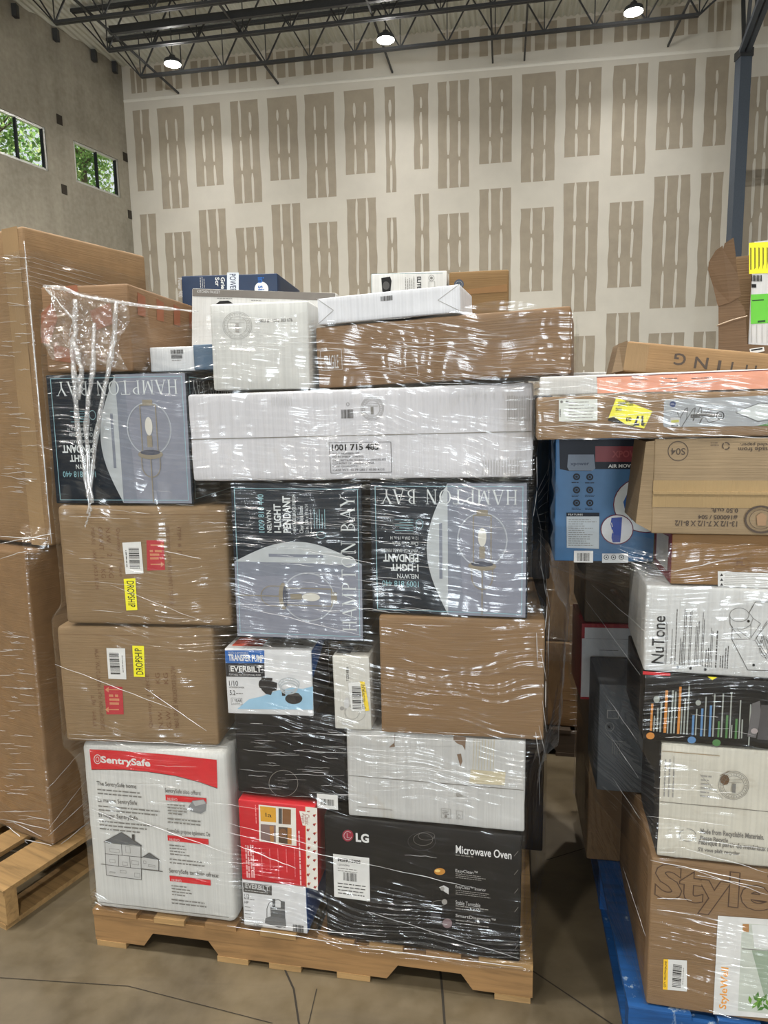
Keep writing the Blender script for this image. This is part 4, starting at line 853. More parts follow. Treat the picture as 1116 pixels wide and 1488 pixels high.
a = Art(c); a.P([(60, 455), (75, 440), (84, 462), (72, 500), (60, 498)], RDP); a.P([(78, 500), (112, 510), (108, 528), (80, 524)], RDP); a.P([(130, 452), (160, 440), (166, 470), (140, 480)], RDP); a.P([(96, 416), (112, 414), (114, 424), (98, 426)], RDP); a.done('red_print')
a = Art(c, 'right', False)
for k in range(4): a.P([(.04 + k * .1, .14), (.08 + k * .1, .14), (.085 + k * .1, .19), (.045 + k * .1, .195)], RDP)
a.done('red_side_print')
c = bx('barcode_box', 'small white box with a square barcode on the upside down pendant lamp box', MAIN, .250, .372, .07, 1.603, 1.664, .2, -10.0, -.3, whiteboard((236, 238, 240), 9.5, .05), r=.003)
a = Art(c); a.Bar(248, 508, 266, 514, INK); a.Bar(249, 515, 265, 521, INK, True, 9); a.Small(250, 522, 264, 525, 1, GREYINK); a.done('barcode')
c = bx('blue_box', 'slate blue box between the small barcode box and the stamped white carton', MAIN, .378, .447, .05, 1.603, 1.665, .2, -10.0, 0, flat((74, 96, 118), .4), r=.003)
# --- second row, glimpsed between and beside the front cartons
def back(lbl, s0, s1, d, z0, z1, dep, tone=None, st=MAIN, mat=None): return bx('brown_carton', lbl, st, s0, s1, d, z0, z1, dep, st.yaw, 0, mat or cardboard(tone or (150, 112, 76), 7.0), wob=.001)
back('dark tall carton standing behind the microwave carton in the second row', .80, 1.262, .452, .115, .98, .46, mat=flat((40, 34, 32), .6))
back('brown carton in the second row behind the lower dropship carton', .0, .76, .50, .115, .93, .44)
back('brown carton in the second row behind the upper dropship carton', .03, .70, .50, .94, 1.594, .40)
back('dark carton in the second row behind the pendant box on the plain brown carton', .83, 1.270, .46, .99, 1.53, .44, mat=flat((52, 56, 62), .6))
back('brown carton behind the wide brown carton on top', .72, 1.20, .345, 1.55, 1.742, .42)
back('brown carton holding up the blue box on top', .27, .69, .45, 1.6, 1.755, .40)
# ------------------------------------------------------------------ cartons beside the aisle on the blue pallet
def rb(name, label, s0, s1, d, z0, z1, dep, yaw, tilt=0.0, mat=None, mats=None, **k): return bx(name, label, RIGHT, s0, s1, d, z0, z1, dep, yaw, tilt, mat, mats, **k)
c = rb('furniture_carton', 'large brown carton with outlined lettering and a white picture label on the blue pallet', .004, .62, 0, .1385, .506, .5, -12.3, 0, cardboard((170, 128, 88), 8.0), wob=.002, n=10)
a = Art(c)
def outline(a, txt, x0, y0, x1, y1):
    """Hollow letters: dark lettering with a slightly thinner kraft lettering over it."""
    u0, v0, u1, v1 = a.bb(x0, y0, x1, y1); cx = (u1 - u0)
    V, F, _ = text_mesh(txt, .045); a.put([(u0 + p * (u1 - u0), v0 + q * (v1 - v0)) for p, q in V], F, flat((74, 52, 38)))
    cu = bpy.data.curves.new('lettering', 'FONT'); cu.body = txt; cu.resolution_u = 3
    def raw(off):
        cu.offset = off; o = bpy.data.objects.new('lettering', cu); me = o.to_mesh(); v = [(p.co.x, p.co.y) for p in me.vertices]; f = [tuple(q.vertices) for q in me.polygons]; o.to_mesh_clear(); bpy.data.objects.remove(o); return v, f
    vb, _ = raw(.045); vi, fi = raw(.025); bx0 = min(p[0] for p in vb); bx1 = max(p[0] for p in vb); by0 = min(p[1] for p in vb); by1 = max(p[1] for p in vb)
    a.put([(u0 + (p - bx0) / (bx1 - bx0) * (u1 - u0), v0 + (q - by0) / (by1 - by0) * (v1 - v0)) for p, q in vi], fi, KRAFTF); bpy.data.curves.remove(cu)
KRAFTF = cardboard((170, 128, 88), 8.0)
outline(a, 'StyleWell', 944, 1272, 1293, 1341); a.done('outlined_lettering')
a = Art(c, lift=.0014); a.P([(1043, 1330), (1300, 1348), (1300, 1492), (1036, 1473)], WHITE); a.sub('picture_label'); a.T('StyleWell', 1046, 1405, 1060, 1466, flat((236, 160, 60)), 90, .02); a.cut('brand_lettering')
a.P([(1078, 1341), (1300, 1356), (1300, 1490), (1072, 1468)], flat((196, 202, 192))); a.P([(1079, 1342), (1088, 1342), (1088, 1354), (1079, 1353)], flat((176, 128, 78))); a.P([(1092, 1343), (1116, 1344), (1116, 1378), (1096, 1376)], flat((220, 222, 220)))
a.L([(1078, 1378), (1140, 1382)], .002, GREYINK); a.P([(1092, 1380), (1200, 1384), (1200, 1450), (1110, 1446)], flat((150, 166, 146))); LF = flat((70, 120, 44)); LF2 = flat((110, 156, 60))
rnd = random.Random(2)
for k in range(16):
    x = 1090 + rnd.uniform(0, 28); y = 1452 + rnd.uniform(-2, 16); t = rnd.uniform(-2.4, -.4); a.P([(x, y), (x + 7 * math.cos(t - .4), y + 7 * math.sin(t - .4)), (x + 13 * math.cos(t), y + 13 * math.sin(t)), (x + 7 * math.cos(t + .4), y + 7 * math.sin(t + .4))], (LF, LF2)[k % 2])
a.cut('room_photo')
a = Art(c, lift=.0014); a.P([(964, 1393), (998, 1395), (998, 1440), (963, 1437)], WHITE); a.P([(964, 1393), (971, 1393.5), (970, 1437.5), (963, 1437)], flat((244, 196, 40))); a.sub('yellow_sticker'); a.T('QTY. YELLOW/JAUNE', 965, 1396, 969, 1434, INK, 90, .02); a.Bar(977, 1400, 990, 1434, INK, True); a.Small(991, 1403, 994, 1430, 1, GREYINK, True); a.done('printed_barcode')
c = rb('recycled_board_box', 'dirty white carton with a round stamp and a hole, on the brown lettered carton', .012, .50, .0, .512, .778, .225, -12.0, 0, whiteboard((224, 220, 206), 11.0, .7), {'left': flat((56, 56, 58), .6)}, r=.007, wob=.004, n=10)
c.seam(c.h * .49, SEAMW, .0014); house(c, 1066, 1141, 22, 20.5, GREYINK)
a = Art(c); a.E(1053, 1133, 7, 8, flat((98, 70, 42)), 7); a.L([(1046, 1127), (1060, 1120)], .001, flat((98, 70, 42))); a.Small(963, 1098, 982, 1158, 3, MUTE, True); a.Small(1018, 1125, 1034, 1160, 6, MUTE)
a.T('Made from Recyclable Materials.', 1017, 1208, 1110, 1218, GREYINK, bold=.02); a.T('Please Recycle', 1017, 1216, 1058, 1224, GREYINK, bold=.02); a.T('Fabriqué à partir de matériaux recyclables', 1014, 1226, 1150, 1236, GREYINK, bold=.02); a.T("S'il vous plaît recycler", 1014, 1234, 1075, 1241, GREYINK, bold=.02)
a.Ring(999, 1213, 12, 9, .0012, GREYINK, .3, 2.2); a.Ring(999, 1213, 12, 9, .0012, GREYINK, 2.5, 4.2); a.Ring(999, 1213, 12, 9, .0012, GREYINK, 4.6, 6.2); a.L([(1017, 1125), (1050, 1160)], .0008, MUTE)
a.L([(962, 1091), (1046, 1098)], .0014, flat((150, 128, 96))); a.L([(979, 1098), (979, 1128)], .0010, MUTE); a.done('printed_lettering')
c = rb('light_chart_box', 'glossy black box with rows of coloured bars under the fan carton', -.026, .46, 0, .782, .930, .26, -12.2, 0, flat((14, 14, 15), .4), r=.003)
a = Art(c); OC = flat((196, 128, 54)); GC = flat((150, 156, 150)); BC = flat((84, 128, 176)); NC = flat((72, 120, 66))
def bars(a, lst):
    for x, y0, y1, w, m in lst: a.P([(920 + (x + .1 * (y1 - y0) * .5) / 5.694, 960 + y0 / 5.694), (920 + (x + w + .1 * (y1 - y0) * .5) / 5.694, 960 + y0 / 5.694), (920 + (x + w) / 5.694, 960 + y1 / 5.694), (920 + x / 5.694, 960 + y1 / 5.694)], m)
bars(a, [(138, 355, 580, 18, OC), (165, 455, 585, 10, GC), (190, 390, 585, 12, GC), (216, 345, 590, 14, GC), (250, 245, 595, 22, OC), (278, 390, 600, 11, GC), (305, 245, 600, 14, GC), (330, 255, 600, 13, GC), (362, 215, 605, 20, OC), (388, 395, 605, 11, GC), (412, 310, 608, 12, GC), (438, 210, 610, 12, GC), (482, 450, 615, 18, BC), (510, 398, 617, 11, GC), (552, 395, 625, 18, BC), (582, 298, 625, 11, GC), (622, 370, 628, 18, BC), (652, 275, 628, 12, GC), (695, 500, 632, 16, NC), (722, 272, 632, 12, GC), (760, 450, 640, 18, NC), (790, 258, 640, 11, GC), (806, 530, 640, 10, GC), (838, 480, 645, 18, NC), (868, 325, 645, 11, GC), (890, 485, 642, 11, GC), (950, 360, 700, 11, GC)])
for x, y, m in ((945, 1069, OC), (1005, 1075, BC), (1041, 1079, NC)): a.E(x, y, 6, 5, m)
a.E(954, 1016, 4.5, 5, GC); a.E(1014.5, 1021, 4, 4, GC); a.P([(1093, 1022), (1104, 1018), (1106, 1040), (1098, 1072), (1086, 1070)], flat((92, 90, 92))); a.P([(1106, 1024), (1200, 1030), (1200, 1080), (1100, 1074)], flat((64, 62, 64))); a.E(1096, 1062, 5, 4, flat((160, 150, 150))); a.done('printed_pattern')
a = Art(c); a.P([(934, 975), (974, 978), (974, 982), (934, 980)], RED); a.P([(1028, 983), (1042, 984), (1035, 988)], YEL); a.done('coloured_corners')
c = rb('fan_carton', 'white fan carton with a black line drawing, lying on the black bar chart box', -.028, .50, 0, .934, 1.122, .30, -13.5, 0, whiteboard((224, 226, 226), 12.0, .3), r=.006)
k_ = 6.0
def n2(x, y): return (930 + x / 6, 840 + y / 6)
a = Art(c); a.T('NuTone', *n2(105, 330), *n2(215, 745), INK, 90, .01)
for x0, y0, y1, w, n in ((218, 360, 750, 22, 2), (272, 370, 750, 12, 1), (305, 250, 755, 18, 1), (342, 515, 755, 30, 2), (375, 240, 760, 30, 2), (425, 250, 765, 26, 2), (478, 335, 770, 40, 3), (535, 285, 770, 26, 2), (565, 590, 775, 40, 2), (610, 400, 778, 26, 2), (655, 395, 782, 28, 1), (690, 670, 782, 40, 2), (735, 590, 788, 40, 2)): a.Small(*n2(x0, y0), *n2(x0 + w, y1), n, DARKGREY, True, fill=.4, ragged=.2, seed=int(x0))
for x, y in ((328, 778), (440, 786), (568, 796), (990, 757), (945, 375)): a.E(*n2(x, y), 2.1, 2.1, INK, 12)
def nl(pts, w=.0008): a.L([n2(*p) for p in pts], w, DARKGREY)
a.Ring(*n2(865, 320), 14, 10, .0008, DARKGREY); nl([(782, 330), (785, 400), (812, 445)], .0013); nl([(950, 300), (985, 350), (960, 410), (900, 445), (820, 440)]); nl([(950, 300), (1005, 205), (1400, 215)], .0013); nl([(805, 420), (798, 530), (938, 800), (1400, 820)], .0013); nl([(798, 530), (1000, 540), (1110, 720)]); nl([(810, 445), (880, 520)]); nl([(850, 450), (960, 530)]); nl([(965, 400), (965, 520)]); nl([(985, 350), (1050, 395), (965, 520)]); nl([(1110, 370), (1010, 520), (1120, 700)]); nl([(1000, 540), (1110, 390)])
for k in range(6): nl([(1050 + k * 12, 560 + k * 14), (1066 + k * 12, 480 + k * 14)])
a.Ring(*n2(1085, 600), 6, 12, .0008, DARKGREY); a.Ring(*n2(1085, 600), 8, 15, .0006, DARKGREY); a.done('line_drawing_and_text')
RM = flat((120, 24, 40), .5)
c = rb('red_edged_carton', 'brown carton with dark red side band and white warning label, on the fan carton', .020, .50, 0.015, 1.125, 1.231, .24, -11.5, 0, cardboard((172, 124, 72), 9.0), {'left': RM}, r=.003)
a = Art(c); a.P([(1043, 830), (1180, 836), (1180, 856), (1043, 852)], WHITE); a.Small(1052, 831, 1150, 852, 8, MUTE)
for y in (835, 842, 849): a.P([(1046, y + 2), (1048.5, y - 2), (1051, y + 2)], INK)
a.Ring(1077, 819, 12, 8, .0008, BROWNINK); a.T('PL', 1070, 815, 1083, 822, BROWNINK); a.done('warning_label_and_stamp')
a = Art(c, 'left', False); a.P([(.03, .02), (.16, .02), (.16, .085), (.03, .095)], PALEINK); a.P([(.18, 0), (.24, 0), (.24, .105), (.18, .105)], KRAFT); a.done('side_label')
c = rb('small_moving_box', 'brown moving box printed upside down, directly under the long lamp carton', -.024, .32, 0, 1.234, 1.428, .20, -12.5, 0, cardboard((186, 156, 122), 10.0), r=.003, wob=.001)
INK2 = flat((70, 56, 44))
def zz(x, y): return (770 + x / 3.225, 630 + y / 3.225)
a = Art(c); a.T('S04', *zz(660, 68), *zz(728, 100), INK2, 180, .01); a.Ring(*zz(694, 82), 14.5, 14, .0016, INK2)
a.T('13-1/2 X 7-1/2 X 8-1/2', *zz(678, 408), *zz(970, 434), INK2, 180, .02); a.T('#160005 / S04', *zz(788, 380), *zz(972, 402), INK2, 180, .02); a.T('0.50 cu.ft.', *zz(848, 350), *zz(975, 370), INK2, 180, .02)
a.T('is made from', *zz(975, 64), *zz(1160, 84), INK2, 180, .01); a.T('recycled paper.', *zz(985, 40), *zz(1160, 60), INK2, 180, .01)
a.Ring(*zz(918, 58), 5, 5, .0022, INK2, .2, 1.9); a.Ring(*zz(918, 58), 5, 5, .0022, INK2, 2.3, 4.0); a.Ring(*zz(918, 58), 5, 5, .0022, INK2, 4.4, 6.1); a.Small(*zz(846, 38), *zz(888, 60), 2, INK2); a.Ring(*zz(1082, 402), 23, 19, .004, INK2); a.Ring(*zz(1082, 402), 17, 14, .001, INK2); a.P([zz(1060, 385), zz(1084, 368), zz(1108, 385), zz(1104, 430), zz(1064, 430)], flat((150, 120, 90))); a.done('printed_lettering')
t = Art(c, px=False, lift=.0009); t.P([(-c.w / 2, .055), (c.w / 2, .055), (c.w / 2, .110), (-c.w / 2, .110)], cardboard((206, 168, 118), 3.0, 'v', 'paper_tape')); t.done('packing_tape')
m = MB(); m.beam((-c.w / 2, -.003, .085), (c.w / 2, -.003, .085), .004, .005, cardboard((206, 168, 118), 3.0, 'v', 'paper_tape')); m.build('flap_edge', c.root)
m = MB(); KR2 = cardboard((176, 146, 112), 10.0)
m.mesh([(-c.w / 2, .002, .004), (-c.w / 2 - .03, .006, .02), (-c.w / 2 - .034, .16, .02), (-c.w / 2, .17, .004), (-c.w / 2, .002, .19), (-c.w / 2 - .016, .004, .188), (-c.w / 2 - .018, .16, .188), (-c.w / 2, .17, .19)], [(0, 3, 2, 1), (4, 5, 6, 7), (0, 1, 5, 4), (1, 2, 6, 5), (2, 3, 7, 6), (3, 0, 4, 7)], KR2); m.build('end_flap', c.root)
LBL = flat((62, 108, 152), .45)
c = rb('air_mover_box', 'light blue air mover box set back beside the small moving box', -.202, .06, .215, 1.128, 1.426, .24, -10.0, .4, LBL, r=.003)
def aq(x, y): return (740 + x / 4.96, 600 + y / 4.96)
a = Art(c); DN = flat((20, 26, 38), .45); DRD = flat((120, 26, 34), .45); a.P([aq(360, 190), aq(940, 190), aq(940, 405), aq(610, 405), aq(590, 418), aq(430, 418), aq(365, 405)], DN); a.P([aq(620, 240), aq(1040, 240), aq(1040, 352), aq(620, 352)], DRD); a.P([aq(425, 300), aq(610, 300), aq(620, 400), aq(600, 415), aq(430, 415), aq(418, 390)], flat((110, 122, 138), .45)); a.T('xpower', *aq(440, 360), *aq(575, 385), NAVY, 0, .02)
a.T('AIR MOVER • DRYER', *aq(712, 368), *aq(1080, 394), WHITE, 0, .03); a.T('XPOWER', *aq(740, 270), *aq(1000, 320), flat((150, 60, 60), .45), 0, .03)
for k, (x, y) in enumerate(((485, 460), (580, 462), (485, 555), (580, 555), (485, 648), (580, 648))): a.E(*aq(x, y), 5.2, 5, DN, 16); a.Ring(*aq(x, y), 2.4, 2.2, .0012, LBL); a.Small(*aq(x - 35, y + 32), *aq(x + 35, y + 52), 2 if k > 1 else 1, DN, seed=k)
a.P([aq(412, 718), aq(648, 718), aq(648, 745), aq(412, 745)], DN); a.P([aq(412, 745), aq(648, 745), aq(645, 978), aq(414, 970)], flat((186, 194, 200), .45)); a.Small(*aq(425, 760), *aq(630, 960), 13, GREYINK, ragged=.5); a.T('FEATURES', *aq(425, 726), *aq(530, 738), WHITE)
a.E(*aq(985, 660), 48, 41, flat((90, 20, 50), .45)); a.E(*aq(985, 660), 46.5, 39.5, flat((206, 212, 214), .45)); BB = flat((22, 84, 158), .4); a.P([aq(820, 640), aq(850, 580), aq(920, 540), aq(1040, 540), aq(1040, 780), aq(880, 770), aq(835, 710)], BB); a.E(*aq(905, 660), 14, 14, flat((30, 40, 50))); a.E(*aq(910, 655), 4, 4.5, PALEINK); a.Ring(*aq(905, 560), 7, 8, .004, BB)
a.E(*aq(775, 838), 24, 22, flat((96, 24, 60), .45)); a.E(*aq(775, 838), 22.5, 20.5, flat((216, 218, 222), .45)); a.P([aq(735, 755), aq(812, 750), aq(805, 860), aq(798, 930), aq(745, 932), aq(735, 900), aq(740, 850), aq(728, 800)], flat((18, 56, 150), .4)); a.L([aq(735, 790), aq(742, 820)], .002, PALEINK); a.L([aq(740, 840), aq(746, 866)], .002, PALEINK)
a.done('printed_pattern'); barcode_label(c, *aq(465, 992), *aq(603, 1076), (*aq(488, 1008), *aq(580, 1066)), lift=.003)
a = Art(c, lift=.003); a.P([aq(668, 1012), aq(856, 1012), aq(856, 1078), aq(668, 1078)], flat((210, 214, 216)))
for x in (698, 750, 806): a.Ring(*aq(x, 1038), 3.2, 3.2, .0014, INK); a.E(*aq(x, 1038), 1.2, 1.2, INK, 10)
a.done('icon_label')
SP = flat((156, 160, 164), .45)
c = rb('long_lamp_carton', 'long brown carton with a grey printed panel and a tilted yellow clearance sticker', -.257, .50, 0, 1.431, 1.519, .34, -11.5, .5, cardboard((176, 136, 98), 11.0), r=.004)
def lq(x, y): return (860 + x / 4.36, 480 + y / 4.36)
a = Art(c); a.P([lq(470, 440), lq(1600, 392), lq(1600, 600), lq(460, 612), lq(452, 600), lq(458, 450)], SP); a.Small(*lq(690, 498), *lq(795, 540), 3, DARKGREY); a.P([lq(625, 533), lq(780, 528), lq(780, 552), lq(625, 556)], DARKGREY); a.Ring(*lq(812, 540), 5.5, 5.5, .002, INK); a.T('G', *lq(800, 530), *lq(824, 550), INK, 0, .03)
sc_ = [(540, 515), (555, 560), (590, 500), (605, 490), (600, 560), (568, 612), (640, 500), (655, 490), (640, 575), (690, 480), (700, 545), (680, 590), (745, 490), (770, 485), (720, 560), (740, 585), (800, 570)]
a.L([lq(*p) for p in sc_], .0012, DARKGREY); a.P([lq(912, 518), lq(1060, 460), lq(1250, 470), lq(1250, 540), lq(1050, 572)], flat((206, 212, 212))); a.L([lq(912, 518), lq(1060, 462), lq(1250, 472)], .001, DARKGREY); a.L([lq(912, 522), lq(1050, 578), lq(1250, 550)], .001, DARKGREY); a.P([lq(1050, 605), lq(1116, 588), lq(1116, 600)], LF); a.P([lq(1050, 605), lq(1250, 560), lq(1250, 606)], LF); a.E(*lq(512, 468), 4.5, 4.3, flat((40, 60, 110))); a.Small(*lq(500, 463), *lq(524, 474), 2, WHITE)
a.Rc(*lq(497, 553), *lq(555, 612), PALEINK); a.Small(*lq(500, 595), *lq(550, 610), 1, INK, fill=.8); a.P([lq(500, 570), lq(550, 566), lq(552, 582), lq(502, 586)], flat((190, 190, 90))); a.done('printed_panel')
a = Art(c, lift=.0014); a.P([(812, 580), (868, 580), (868, 611), (812, 612)], flat((220, 224, 218))); a.Small(826, 582, 864, 609, 6, MUTE, ragged=.3); a.Bar(813, 594, 815, 606, INK, True); a.E(816, 584, 2, 2, GREYINK); a.E(824, 584, 2, 2, GREYINK); a.done('small_print_label')
a = Art(c, lift=.003); a.P([lq(155, 424), lq(382, 512), lq(330, 622), lq(98, 570)], YP); a.sub('yellow_clearance_sticker'); a.P([lq(104, 556), lq(140, 548), lq(205, 590), lq(200, 598), lq(98, 572)], INK)
for tx, q, rt, b in (('$', ((318, 583), (338, 608)), 180, .03), ('17', ((262, 540), (325, 604)), 180, .05), ('03', ((214, 550), (250, 576)), 180, .05), ('YARD CLEARANCE', ((165, 450), (262, 480)), 180, .04), ('WAS', ((150, 490), (190, 512)), 180, .03), ('NOW', ((225, 598), (270, 616)), 180, .03)): a.T(tx, *lq(*q[0]), *lq(*q[1]), INK, rt, b)
a.done('printed_price')
OCM = flat((232, 158, 128), .5)
c = rb('orange_striped_carton', 'thin white and orange carton lying on the long lamp carton', -.251, .50, .002, 1.522, 1.560, .055, -11.5, .5, whiteboard((228, 226, 222), 12.5, .1), r=.003)
a = Art(c); a.P([lq(32, 300), lq(1600, 235), lq(1600, 340), lq(1116, 368), lq(36, 400)], OCM); a.T('The CORDLESS', *lq(48, 312), *lq(185, 330), flat((244, 214, 200)), 0, .02); a.T('FAUX BLIND', *lq(48, 334), *lq(165, 352), flat((244, 214, 200)), 0, .02); a.T('35 in. x 64 in.', *lq(248, 302), *lq(352, 318), DARKGREY, 0, .01); a.T('WHITE', *lq(248, 328), *lq(308, 342), DARKGREY)
a.Small(*lq(440, 290), *lq(585, 345), 2, DARKGREY, fill=.2); a.Small(*lq(630, 288), *lq(755, 345), 2, DARKGREY, fill=.2); a.Small(*lq(840, 278), *lq(975, 345), 4, flat((244, 214, 200))); a.L([lq(30, 298), lq(1600, 232)], .0016, flat((110, 50, 50))); a.done('orange_print')
c = rb('lettered_carton', 'long brown carton with upside down lettering tilted on top of the orange striped carton', -.080, .258, .078, 1.5445, 1.608, .12, -10.0, -7.2, cardboard((188, 142, 94), 12.0), r=.005)
a = Art(c); a.T('G', *lq(520, 146), *lq(596, 222), INK2, 180, .012); a.T('N', *lq(650, 170), *lq(736, 244), INK2, 180, .012); a.T('I', *lq(796, 190), *lq(816, 262), INK2, 178); a.T('T', *lq(850, 200), *lq(920, 280), INK2, 180); a.T('H', *lq(970, 220), *lq(1040, 300), INK2, 180); a.done('printed_lettering')
t = Art(c, px=False, lift=.0003); t.P([(-c.w / 2, .004), (-c.w / 2 + .045, .004), (-c.w / 2 + .045, c.h - .004), (-c.w / 2, c.h - .004)], CLEARTAPE); t.done('packing_tape')
m = MB(); m.mesh([(-c.w / 2, .0, .002), (-c.w / 2 - .02, .01, -.004), (-c.w / 2 - .02, .1, -.004), (-c.w / 2, .12, .002), (-c.w / 2, 0, .064), (-c.w / 2 - .014, .02, .058), (-c.w / 2 - .014, .1, .058), (-c.w / 2, .12, .064)], [(0, 3, 2, 1), (4, 5, 6, 7), (0, 1, 5, 4), (1, 2, 6, 5), (2, 3, 7, 6), (3, 0, 4, 7)], KRAFT); m.build('end_flap', c.root)
c = rb('thin_white_box', 'small flat white box peeking out behind the white end of the orange striped carton', -.19, -.06, .36, 1.54, 1.580, .2, -10.0, 0, whiteboard((226, 228, 230), 13.0, .1), r=.003)
# torn carton with a white cartridge pack inside
TM = cardboard((138, 104, 74), 13.0)
root = empty('torn_carton', RIGHT.P + RIGHT.u * .19 + RIGHT.n * .22 + Vector((0, 0, 1.59)), (0, 0, R(-27))); tag(root, 'torn open brown carton with a raised ragged flap, above the tilted lettered carton', 'box')
mwt = Matrix.Translation(root.location) @ Matrix.Rotation(R(-27), 4, 'Z'); inv = mwt.inverted()
def tloc(x, y, yy):
    """Photo pixel to the carton's own front plane at depth yy."""
    d = CF * FPX + CX * (x - IW / 2) - CU * (y - IH / 2); o = inv @ CC; d = inv.to_3x3() @ d; t = (yy - o.y) / d.y; p = o + d * t; return p.x, p.z
def sheet(m, pts, y0, y1, mat, warp=0.0):
    f = [tloc(x, y, y0) for x, y in pts]; n = len(f); zmax = max(p[1] for p in f); zmin = min(p[1] for p in f)
    def dy(z): return -warp * ((z - zmin) / (zmax - zmin)) ** 2
    vs = [(p[0], y0 + dy(p[1]), p[1]) for p in f] + [(p[0], y1 + dy(p[1]), p[1]) for p in f]
    m.mesh(vs, [tuple(range(n)), tuple(range(2 * n - 1, n - 1, -1))] + [(k, k + n, (k + 1) % n + n, (k + 1) % n) for k in range(n)], mat)
zb_ = tloc(1044, 523, 0)
m = MB(); sheet(m, [(1044, 523), (1044, 444), (1060, 440), (1072, 432), (1083, 452), (1086, 500), (1170, 505), (1170, 530)], 0, .004, TM); m.build('front_panel', root)
m = MB(); sheet(m, [(1043, 445), (1036, 415), (1029, 393), (1030, 382), (1040, 366), (1050, 359), (1051, 364), (1053, 356), (1066, 348), (1068, 362), (1072, 400), (1077, 430), (1060, 440)], -.002, .002, TM, .02); m.build('raised_flap', root)
x0, _ = tloc(1044, 500, 0); x1 = x0 + .3
m = MB(); m.box((x0, .004, 0), (x0 + .004, .2, tloc(1044, 444, 0)[1]), TM); m.build('side_panel', root)
m = MB(); m.box((x0 + .01, .2, 0), (x1, .204, tloc(1080, 372, .2)[1]), cardboard((160, 122, 84), 14.0)); m.build('back_panel', root)
m = MB(); m.box((x0, 0, 0), (x1, .2, .004), TM); m.build('bottom_panel', root)
m = MB(); P_ = [tloc(1086, 459, -.003), tloc(1044, 472, -.003)]; m.tube([(P_[1][0] - .003, .02, P_[1][1]), (P_[1][0], -.003, P_[1][1]), ((P_[0][0] + P_[1][0]) / 2, -.004, (P_[0][1] + P_[1][1]) / 2 + .0015), (P_[0][0], -.003, P_[0][1])], .0012, flat((206, 186, 164)), 6); m.build('string', root)
a_ = MB(); sheet(a_, [(1089, 507), (1110, 504), (1111, 510), (1091, 515)], -.0012, -.0002, WHITE); sheet(a_, [(1091, 508), (1108, 505.5), (1108, 507.5), (1092, 510)], -.0018, -.0012, INK); a_.build('barcode_label', root)
X0, Z0 = tloc(1088, 498, .006); X1 = X0 + .22; ZT = tloc(1088, 352, .006)[1]
pk = empty('cartridge_pack', mwt @ Vector((X0, .008, .005)), (0, 0, R(-27))); tag(pk, 'white pack with a yellow band and a green panel standing in the torn brown carton', 'box')
m = MB(); m.box((0, 0, .0), (.22, .16, ZT - .005), whiteboard((228, 228, 228), 14.0, .05)); m.build('carton_body', pk)
m = MB()
def pp(pts, mat, l=.0008):
    q = [tloc(x, y, .008) for x, y in pts]; m.face([(p[0] - X0, -l, p[1] - .005) for p in q], mat)
GRN = flat((96, 190, 50), .45); pp([(1088.5, 353), (1250, 345), (1250, 393), (1088.5, 398)], YP); pp([(1091, 428), (1250, 420), (1250, 462), (1091, 471)], GRN); m.build('printed_bands', pk); m = MB()
for k in range(5): pp([(1090 + k * 6, 360 - k * .2), (1092 + k * 6, 360), (1092 + k * 6, 392 - k * 3), (1090 + k * 6, 392)], flat((120, 116, 20)), .0012)
for k in range(8): pp([(1092 + k * 2, 400), (1093.2 + k * 2, 400), (1093.2 + k * 2, 409), (1092 + k * 2, 409)], INK, .0012)
pp([(1092, 413), (1099, 413), (1099, 418), (1092, 418)], INK, .0012); pp([(1093, 436), (1110, 435), (1110, 436.5), (1093, 437.5)], flat((30, 80, 20)), .0012); pp([(1101, 466), (1112, 465), (1112, 468), (1101, 469)], flat((30, 80, 20)), .0012)
for k in range(4): pp([(1092 + k * 7.5, 472), (1092.6 + k * 7.5, 472), (1092.6 + k * 7.5, 498), (1092 + k * 7.5, 498)], MUTE, .0012)
m.build('printed_lettering', pk)
back('brown carton under the torn carton, hidden by the lettered carton', .16, .55, .22, 1.527, 1.583, .25, st=RIGHT)
# second row seen from the aisle
c = rb('dark_grey_box', 'dark grey box with a small square emblem, beside the black bar chart box', -.082, .20, .265, .512, .80, .2, -10.0, 0, flat((72, 76, 80), .5), r=.003)
a = Art(c); a.Fr(882, 1032, 899, 1044, .0016, MUTE); a.E(885, 1056, 2, 2.5, INK); a.Ring(886, 1056, 6, 6, .001, MUTE); a.L([(879, 1065), (890, 1076), (910, 1078)], .001, MUTE); a.Small(888, 1073, 902, 1096, 4, GREYINK, True); a.done('printed_pattern')
c = rb('red_and_grey_box', 'pale grey box with dark red edges set deep beside the aisle', -.105, .15, .475, .670, .893, .2, -8.0, 0, flat((186, 188, 190), .5), {'left': flat((140, 20, 36), .5), 'top': flat((140, 20, 36), .5)}, r=.003)
a = Art(c, px=False); w2 = c.w / 2; DR = flat((140, 20, 36), .5); a.P([(-w2, .212), (w2, .212), (w2, .223), (-w2, .223)], DR); a.P([(-w2, 0), (w2, 0), (w2, .007), (-w2, .007)], DR); a.P([(-w2, .18), (-w2 + .008, .18), (-w2 + .008, .22), (-w2, .22)], DR); a.L([(-w2 + .01, .18), (w2, .18)], .001, GREYINK); a.L([(-w2 + .05, .147), (-w2 + .1, .147)], .0014, DARKGREY); a.done('red_edges')
back('brown carton below the red edged grey box, facing the aisle', .0 - .07, .3, .52, .14, .665, .35, st=RIGHT)
back('dark brown carton facing the aisle above the red edged grey box', -.10, .2, .47, .897, 1.125, .3, (96, 78, 58), st=RIGHT)
back('brown carton behind the fan carton', .22, .6, .33, .675, 1.12, .35, st=RIGHT)
back('brown carton behind the small moving box', .12, .6, .26, 1.235, 1.42, .4, st=RIGHT)
